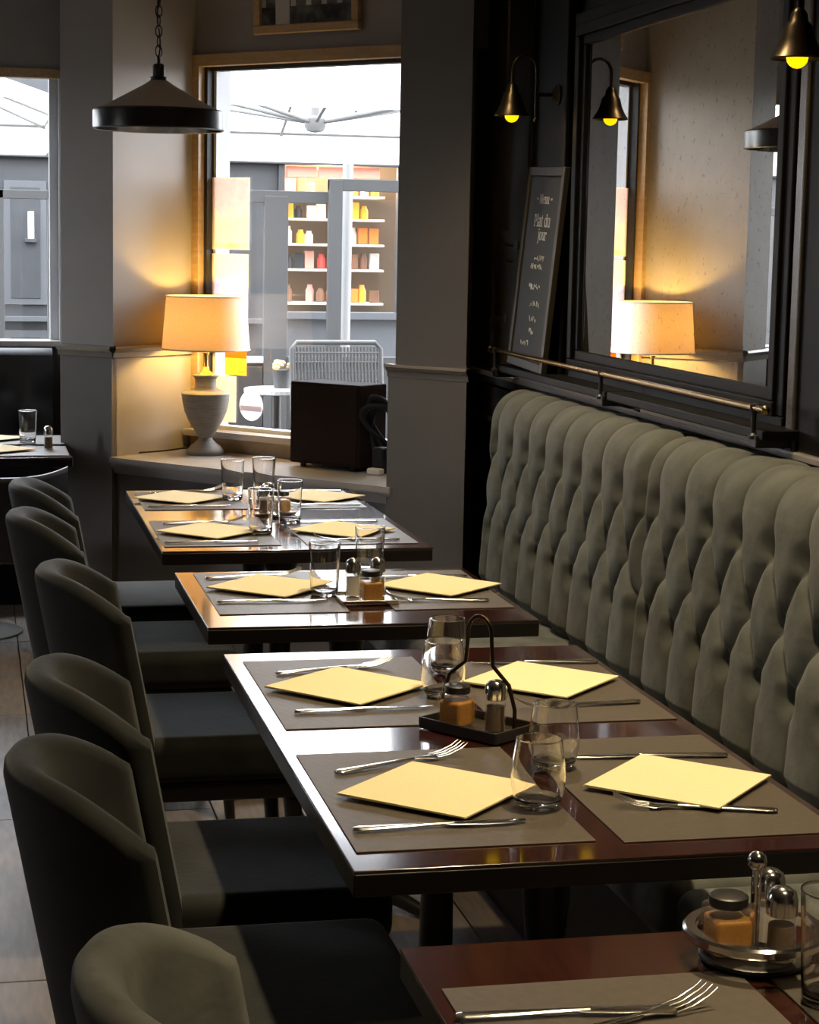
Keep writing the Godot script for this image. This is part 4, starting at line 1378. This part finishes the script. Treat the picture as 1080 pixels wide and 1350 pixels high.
func table_settings() -> void:
	# large table
	var T := "the large table"
	placemat(0.505, 0.848, -2.562, -3.085, "brown placemat at the near chair side corner of " + T)
	placemat(0.515, 0.858, -3.252, -3.805, "brown placemat at the far chair side corner of " + T)
	placemat(0.885, 1.213, -2.548, -3.115, "brown placemat at the near bench side corner of " + T)
	placemat(0.885, 1.213, -3.232, -3.740, "brown placemat at the far bench side corner of " + T)
	napkin(0.680, -2.825, PI / 4 + 0.03, "cream napkin at the near chair side setting of " + T)
	napkin(0.676, -3.535, PI / 4 - 0.05, "cream napkin at the far chair side setting of " + T)
	napkin(1.062, -2.815, PI / 4 + 0.04, "cream napkin at the near bench side setting of " + T)
	napkin(1.050, -3.537, PI / 4 + 0.02, "cream napkin at the far bench side setting of " + T)
	cutlery("knife", Vector2(0.518, -2.654), Vector2(0.78, -2.658), "steel knife before the near chair side napkin of " + T)
	cutlery("fork", Vector2(0.548, -2.955), Vector2(0.77, -3.045), "steel fork with raised tines behind the near chair side napkin of " + T)
	cutlery("knife", Vector2(0.547, -3.359), Vector2(0.80, -3.363), "steel knife before the far chair side napkin of " + T)
	cutlery("fork", Vector2(0.562, -3.672), Vector2(0.777, -3.722), "steel fork behind the far chair side napkin of " + T)
	cutlery("fork", Vector2(1.158, -2.652), Vector2(0.946, -2.712), "steel fork before the near bench side napkin of " + T)
	cutlery("knife", Vector2(1.203, -2.968), Vector2(0.971, -2.988), "steel knife behind the near bench side napkin of " + T)
	cutlery("fork", Vector2(1.185, -3.356), Vector2(0.985, -3.330), "steel fork before the far bench side napkin of " + T)
	cutlery("knife", Vector2(1.213, -3.696), Vector2(0.99, -3.715), "steel knife behind the far bench side napkin of " + T)
	tumbler("round", 0.812, -2.735, "rounded stemless glass nearest on the large table, over a napkin corner", 0.7525)
	tumbler("round", 0.899, -2.945, "rounded stemless glass on the large table, behind the nearest one", 0.7525)
	tumbler("round", 0.838, -3.455, "rounded stemless glass beside the wire caddy handle", 0.7525)
	tumbler("round", 0.895, -3.665, "rounded stemless glass farthest on the large table", 0.7525)
	# wire caddy
	var yaw := -atan2(0.136, 0.098)
	var c := thing("condiment_caddy", "black tray caddy with a tall looped wire handle on the large table", "caddy", Vector3(0.838, 0.752, -3.195), yaw)
	var m := MB.new()
	m.rbox(Vector3(0, 0.003, 0), Vector3(0.165, 0.005, 0.108), 0.002)
	part(c, "tray", m, mat(lin(0.30, 0.24, 0.15), 0.28, 1.0))
	m = MB.new()
	for s in [-1.0, 1.0]:
		m.rbox(Vector3(0, 0.010, s * 0.055), Vector3(0.170, 0.020, 0.005), 0.002)
		m.rbox(Vector3(s * 0.084, 0.010, 0), Vector3(0.005, 0.020, 0.112), 0.002)
	part(c, "tray_rim", m, M.iron)
	m = MB.new()
	var hp := [Vector3(-0.080, 0.012, 0), Vector3(-0.080, 0.05, 0), Vector3(-0.066, 0.09, 0), Vector3(-0.030, 0.118, 0), Vector3(-0.026, 0.16, 0)]
	for k in 9:
		var a := PI - PI * k / 8.0
		hp.append(Vector3(0.026 * cos(a), 0.172 + 0.028 * sin(a), 0))
	hp.append_array([Vector3(0.026, 0.16, 0), Vector3(0.030, 0.118, 0), Vector3(0.066, 0.09, 0), Vector3(0.080, 0.05, 0), Vector3(0.080, 0.012, 0)])
	m.tube(hp, 0.0036, 8)
	part(c, "handle", m, M.old_brass)
	mustard_jar(0.806, -3.215, "square mustard jar in the wire caddy on the large table", 0.758, yaw)
	shaker("pepper", 0.860, -3.164, "pepper shaker with a steel cap in the wire caddy", 0.758)
	# small table
	T = "the small table"
	placemat(0.530, 0.825, -4.300, -4.850, "brown placemat at the chair side of " + T)
	placemat(0.930, 1.212, -4.310, -4.830, "brown placemat at the bench side of " + T)
	napkin(0.690, -4.61, PI / 4 + 0.06, "cream napkin at the chair side of " + T)
	napkin(1.095, -4.58, PI / 4 - 0.04, "cream napkin at the bench side of " + T)
	cutlery("knife", Vector2(0.54, -4.434), Vector2(0.75, -4.43), "steel knife at the chair side of " + T)
	cutlery("fork", Vector2(0.551, -4.755), Vector2(0.76, -4.785), "steel fork at the chair side of " + T)
	cutlery("fork", Vector2(1.17, -4.385), Vector2(0.955, -4.415), "steel fork at the bench side of " + T)
	cutlery("knife", Vector2(1.20, -4.715), Vector2(0.98, -4.735), "steel knife at the bench side of " + T)
	tumbler("tall", 0.800, -4.500, "tall tumbler at the chair side of the small table", 0.7525)
	tumbler("tall", 0.955, -4.735, "tall tumbler at the bench side of the small table, behind the shakers", 0.7525)
	tray(0.885, -4.435, 0.0, "bright steel condiment tray on the small table", true)
	mustard_jar(0.893, -4.405, "square mustard jar on the steel tray of the small table", 0.757, 0.1)
	shaker("salt", 0.862, -4.465, "salt shaker on the steel tray of the small table", 0.757)
	shaker("pepper", 0.922, -4.470, "pepper shaker on the steel tray of the small table", 0.757)
	# far table
	T = "the far table by the ledge"
	placemat(0.500, 0.820, -5.285, -5.775, "brown placemat at the near chair side corner of " + T)
	placemat(0.510, 0.830, -6.020, -6.430, "brown placemat at the far chair side corner of " + T)
	placemat(0.890, 1.205, -5.285, -5.775, "brown placemat at the near bench side corner of " + T)
	placemat(0.890, 1.205, -6.020, -6.430, "brown placemat at the far bench side corner of " + T)
	napkin(0.652, -5.52, PI / 4, "cream napkin at the near chair side setting of " + T)
	napkin(0.644, -6.25, PI / 4 + 0.05, "cream napkin at the far chair side setting of " + T)
	napkin(1.030, -5.51, PI / 4 + 0.03, "cream napkin at the near bench side setting of " + T)
	napkin(1.085, -6.25, PI / 4 - 0.03, "cream napkin at the far bench side setting of " + T)
	cutlery("knife", Vector2(0.505, -5.335), Vector2(0.73, -5.335), "steel knife at the near chair side setting of " + T)
	cutlery("fork", Vector2(0.535, -5.70), Vector2(0.75, -5.72), "steel fork at the near chair side setting of " + T)
	cutlery("knife", Vector2(0.525, -6.07), Vector2(0.74, -6.07), "steel knife at the far chair side setting of " + T)
	cutlery("fork", Vector2(0.56, -6.40), Vector2(0.76, -6.44), "steel fork at the far chair side setting of " + T)
	cutlery("fork", Vector2(1.16, -5.335), Vector2(0.95, -5.345), "steel fork at the near bench side setting of " + T)
	cutlery("knife", Vector2(1.17, -5.69), Vector2(0.95, -5.70), "steel knife at the near bench side setting of " + T)
	cutlery("fork", Vector2(1.19, -6.07), Vector2(0.98, -6.075), "steel fork at the far bench side setting of " + T)
	cutlery("knife", Vector2(1.19, -6.41), Vector2(0.97, -6.42), "steel knife at the far bench side setting of " + T)
	tumbler("tall", 0.806, -6.235, "tall tumbler at the far chair side corner of the far table", 0.7525)
	tumbler("tall", 0.915, -6.290, "tall tumbler at the far bench side corner of the far table", 0.7525)
	tumbler("tall", 0.792, -5.495, "tall tumbler at the near chair side corner of the far table", 0.7525)
	tumbler("tall", 0.905, -5.690, "tall tumbler in front of the mustard jar on the far table", 0.7525)
	tray(0.882, -5.875, 0.0, "small steel condiment tray on the far table", false)
	mustard_jar(0.905, -5.85, "square mustard jar on the far table", 0.757, 0.2)
	shaker("pepper", 0.852, -5.845, "pepper shaker on the far table", 0.757)
	shaker("salt", 0.872, -5.91, "salt shaker on the far table", 0.757)
	# nearest table
	T = "the nearest table"
	placemat(0.505, 0.855, -1.52, -2.058, "brown placemat at the chair side of " + T)
	placemat(0.885, 1.215, -1.52, -2.05, "brown placemat at the bench side of " + T)
	cutlery("fork", Vector2(0.560, -1.880), Vector2(0.780, -1.965), "steel fork with raised tines at the lower edge of the picture")
	cutlery("knife", Vector2(0.50, -1.968), Vector2(0.70, -1.953), "steel knife at the lower edge of the picture")
	tumbler("tall", 0.922, -1.945, "tall tumbler cut off by the lower right corner of the picture", 0.7525)
	var r := thing("condiment_ring", "round chrome condiment holder on the nearest table", "caddy", Vector3(0.888, 0.752, -2.085), 0.3)
	m = MB.new(); m.lathe([[0.0, 0.0], [0.060, 0.0], [0.064, 0.004], [0.064, 0.008], [0.060, 0.010], [0.0, 0.008]], 36)
	part(r, "base", m, M.iron)
	m = MB.new(); m.lathe([[0.069, 0.028], [0.081, 0.028], [0.084, 0.031], [0.084, 0.038], [0.081, 0.041], [0.069, 0.041], [0.067, 0.036], [0.069, 0.028]], 40)
	part(r, "ring", m, M.steel)
	m = MB.new(); m.tube([Vector3(0, 0.006, 0), Vector3(0, 0.115, 0)], 0.006, 10)
	m.sphere(Vector3(0, 0.12, 0), 0.012, 12)
	part(r, "post", m, M.steel)
	mustard_jar(0.8545, -2.085, "square mustard jar in the round chrome holder", 0.762, 0.0)
	shaker("pepper", 0.906, -2.050, "pepper shaker at the front of the round chrome holder", 0.762)
	shaker("salt", 0.918, -2.115, "salt shaker at the back of the round chrome holder", 0.762)

func tray(x: float, z: float, turn: float, label: String, bright: bool) -> void:
	var t := thing("condiment_tray", label, "tray", Vector3(x, 0.7525, z), turn)
	var m := MB.new()
	m.rbox(Vector3(0, 0.0025, 0), Vector3(0.125, 0.004, 0.125), 0.0018)
	part(t, "plate", m, M.steel)
	m = MB.new()
	for s in [-1.0, 1.0]:
		m.rbox(Vector3(0, 0.006, s * 0.064), Vector3(0.132, 0.010, 0.004), 0.0018)
		m.rbox(Vector3(s * 0.064, 0.006, 0), Vector3(0.004, 0.010, 0.124), 0.0018)
	part(t, "rim", m, M.steel)

func far_left_table() -> void:
	# bench under the far left window
	var b := thing("leather_bench", "black buttoned leather bench under the far left window", "bench", Vector3(-0.695, 0, -8.93))
	var m := MB.new()
	var rows := []
	for i in 61:
		var row := PackedVector3Array()
		var x := -1.04 + 2.08 * i / 60.0
		for j in 25:
			var y := 0.46 + 0.62 * j / 24.0
			var dx := x - roundf(x / 0.26) * 0.26
			var bd := minf(Vector2(dx, y - 0.88).length(), Vector2(absf(dx) - 0.13, y - 0.70).length())
			var h := 0.05 * clampf(bd / 0.11, 0.0, 1.0) - (0.05 if j == 24 else 0.0)
			row.append(Vector3(x, y, h))
		rows.append(row)
	m.grid(rows)
	if m.n[200].z < 0.0:
		for k in m.n.size(): m.n[k] = -m.n[k]
		m.ix.reverse()
	part(b, "backrest", m, M.leather)
	m = MB.new(); m.box(Vector3(0, 0.54, -0.03), Vector3(2.08, 1.08, 0.06))
	part(b, "back_panel", m, M.leather)
	m = MB.new(); m.rbox(Vector3(0, 0.40, 0.25), Vector3(2.08, 0.14, 0.46), 0.03, Basis.IDENTITY, 3)
	part(b, "seat", m, M.leather)
	m = MB.new(); m.box(Vector3(0, 0.165, 0.22), Vector3(2.08, 0.33, 0.40))
	part(b, "plinth", m, M.black)
	# table
	var t := thing("dining_table", "dark table by the far left window", "table", Vector3(-0.035, 0, -7.93), 0.07)
	m = MB.new(); m.rbox(Vector3(0, 0.7475, 0), Vector3(0.74, 0.005, 0.90), 0.0015)
	part(t, "tabletop", m, M.table)
	m = MB.new(); m.rbox(Vector3(0, 0.7285, 0), Vector3(0.739, 0.033, 0.899), 0.003)
	part(t, "table_edge", m, M.edge)
	m = MB.new(); m.lathe([[0.0, 0.03], [0.045, 0.03], [0.034, 0.12], [0.030, 0.5], [0.042, 0.64], [0.07, 0.70], [0.0, 0.71]], 18)
	part(t, "pedestal", m, M.leg)
	m = MB.new(); m.lathe([[0.0, 0.0], [0.22, 0.0], [0.22, 0.012], [0.05, 0.03], [0.0, 0.03]], 24)
	part(t, "base", m, M.dull_steel)
	placemat(-0.20, 0.355, -7.56, -7.90, "brown placemat on the near half of the table by the far left window")
	placemat(-0.20, 0.355, -7.98, -8.33, "brown placemat on the far half of the table by the far left window")
	napkin(0.08, -7.74, 0.7, "cream napkin on the near half of the far left table")
	napkin(0.05, -8.16, 0.8, "cream napkin on the far half of the far left table")
	tumbler("tall", 0.212, -8.05, "tall tumbler on the table by the far left window", 0.7525)
	shaker("pepper", 0.285, -7.80, "pepper shaker on the table by the far left window", 0.7525)
	# chair with its back to us
	var c := thing("leather_chair", "black leather chair drawn up to the far left table, its back turned", "chair", Vector3(0.10, 0, -7.30))
	m = MB.new()
	rows = []
	for i in 25:
		var s := -1.0 + i / 12.0
		var row := PackedVector3Array()
		var x := 0.24 * s
		var z := 0.03 - 0.10 * s * s
		var tp := 0.70 + 0.03 * pow(absf(s), 3.0)
		for q in [[0.0, 0.40], [0.0, tp - 0.02], [-0.008, tp - 0.004], [-0.025, tp], [-0.042, tp - 0.004], [-0.05, tp - 0.02], [-0.05, 0.40]]:
			row.append(Vector3(x, q[1], z + q[0]))
		rows.append(row)
	m.grid(rows, true)
	if m.n[7 * 12 + 1].z < 0.0:
		for k in m.n.size(): m.n[k] = -m.n[k]
		m.ix.reverse()
	part(c, "backrest", m, M.leather)
	m = MB.new(); m.rbox(Vector3(0, 0.42, -0.22), Vector3(0.46, 0.09, 0.44), 0.03, Basis.IDENTITY, 3)
	part(c, "seat", m, M.leather)
	for sx in [-1.0, 1.0]:
		for z in [-0.03, -0.40]:
			m = MB.new(); m.tube([Vector3(sx * 0.20, 0.40, z), Vector3(sx * 0.21, 0.0, z)], [0.02, 0.013], 8)
			part(c, "leg", m, M.leg)
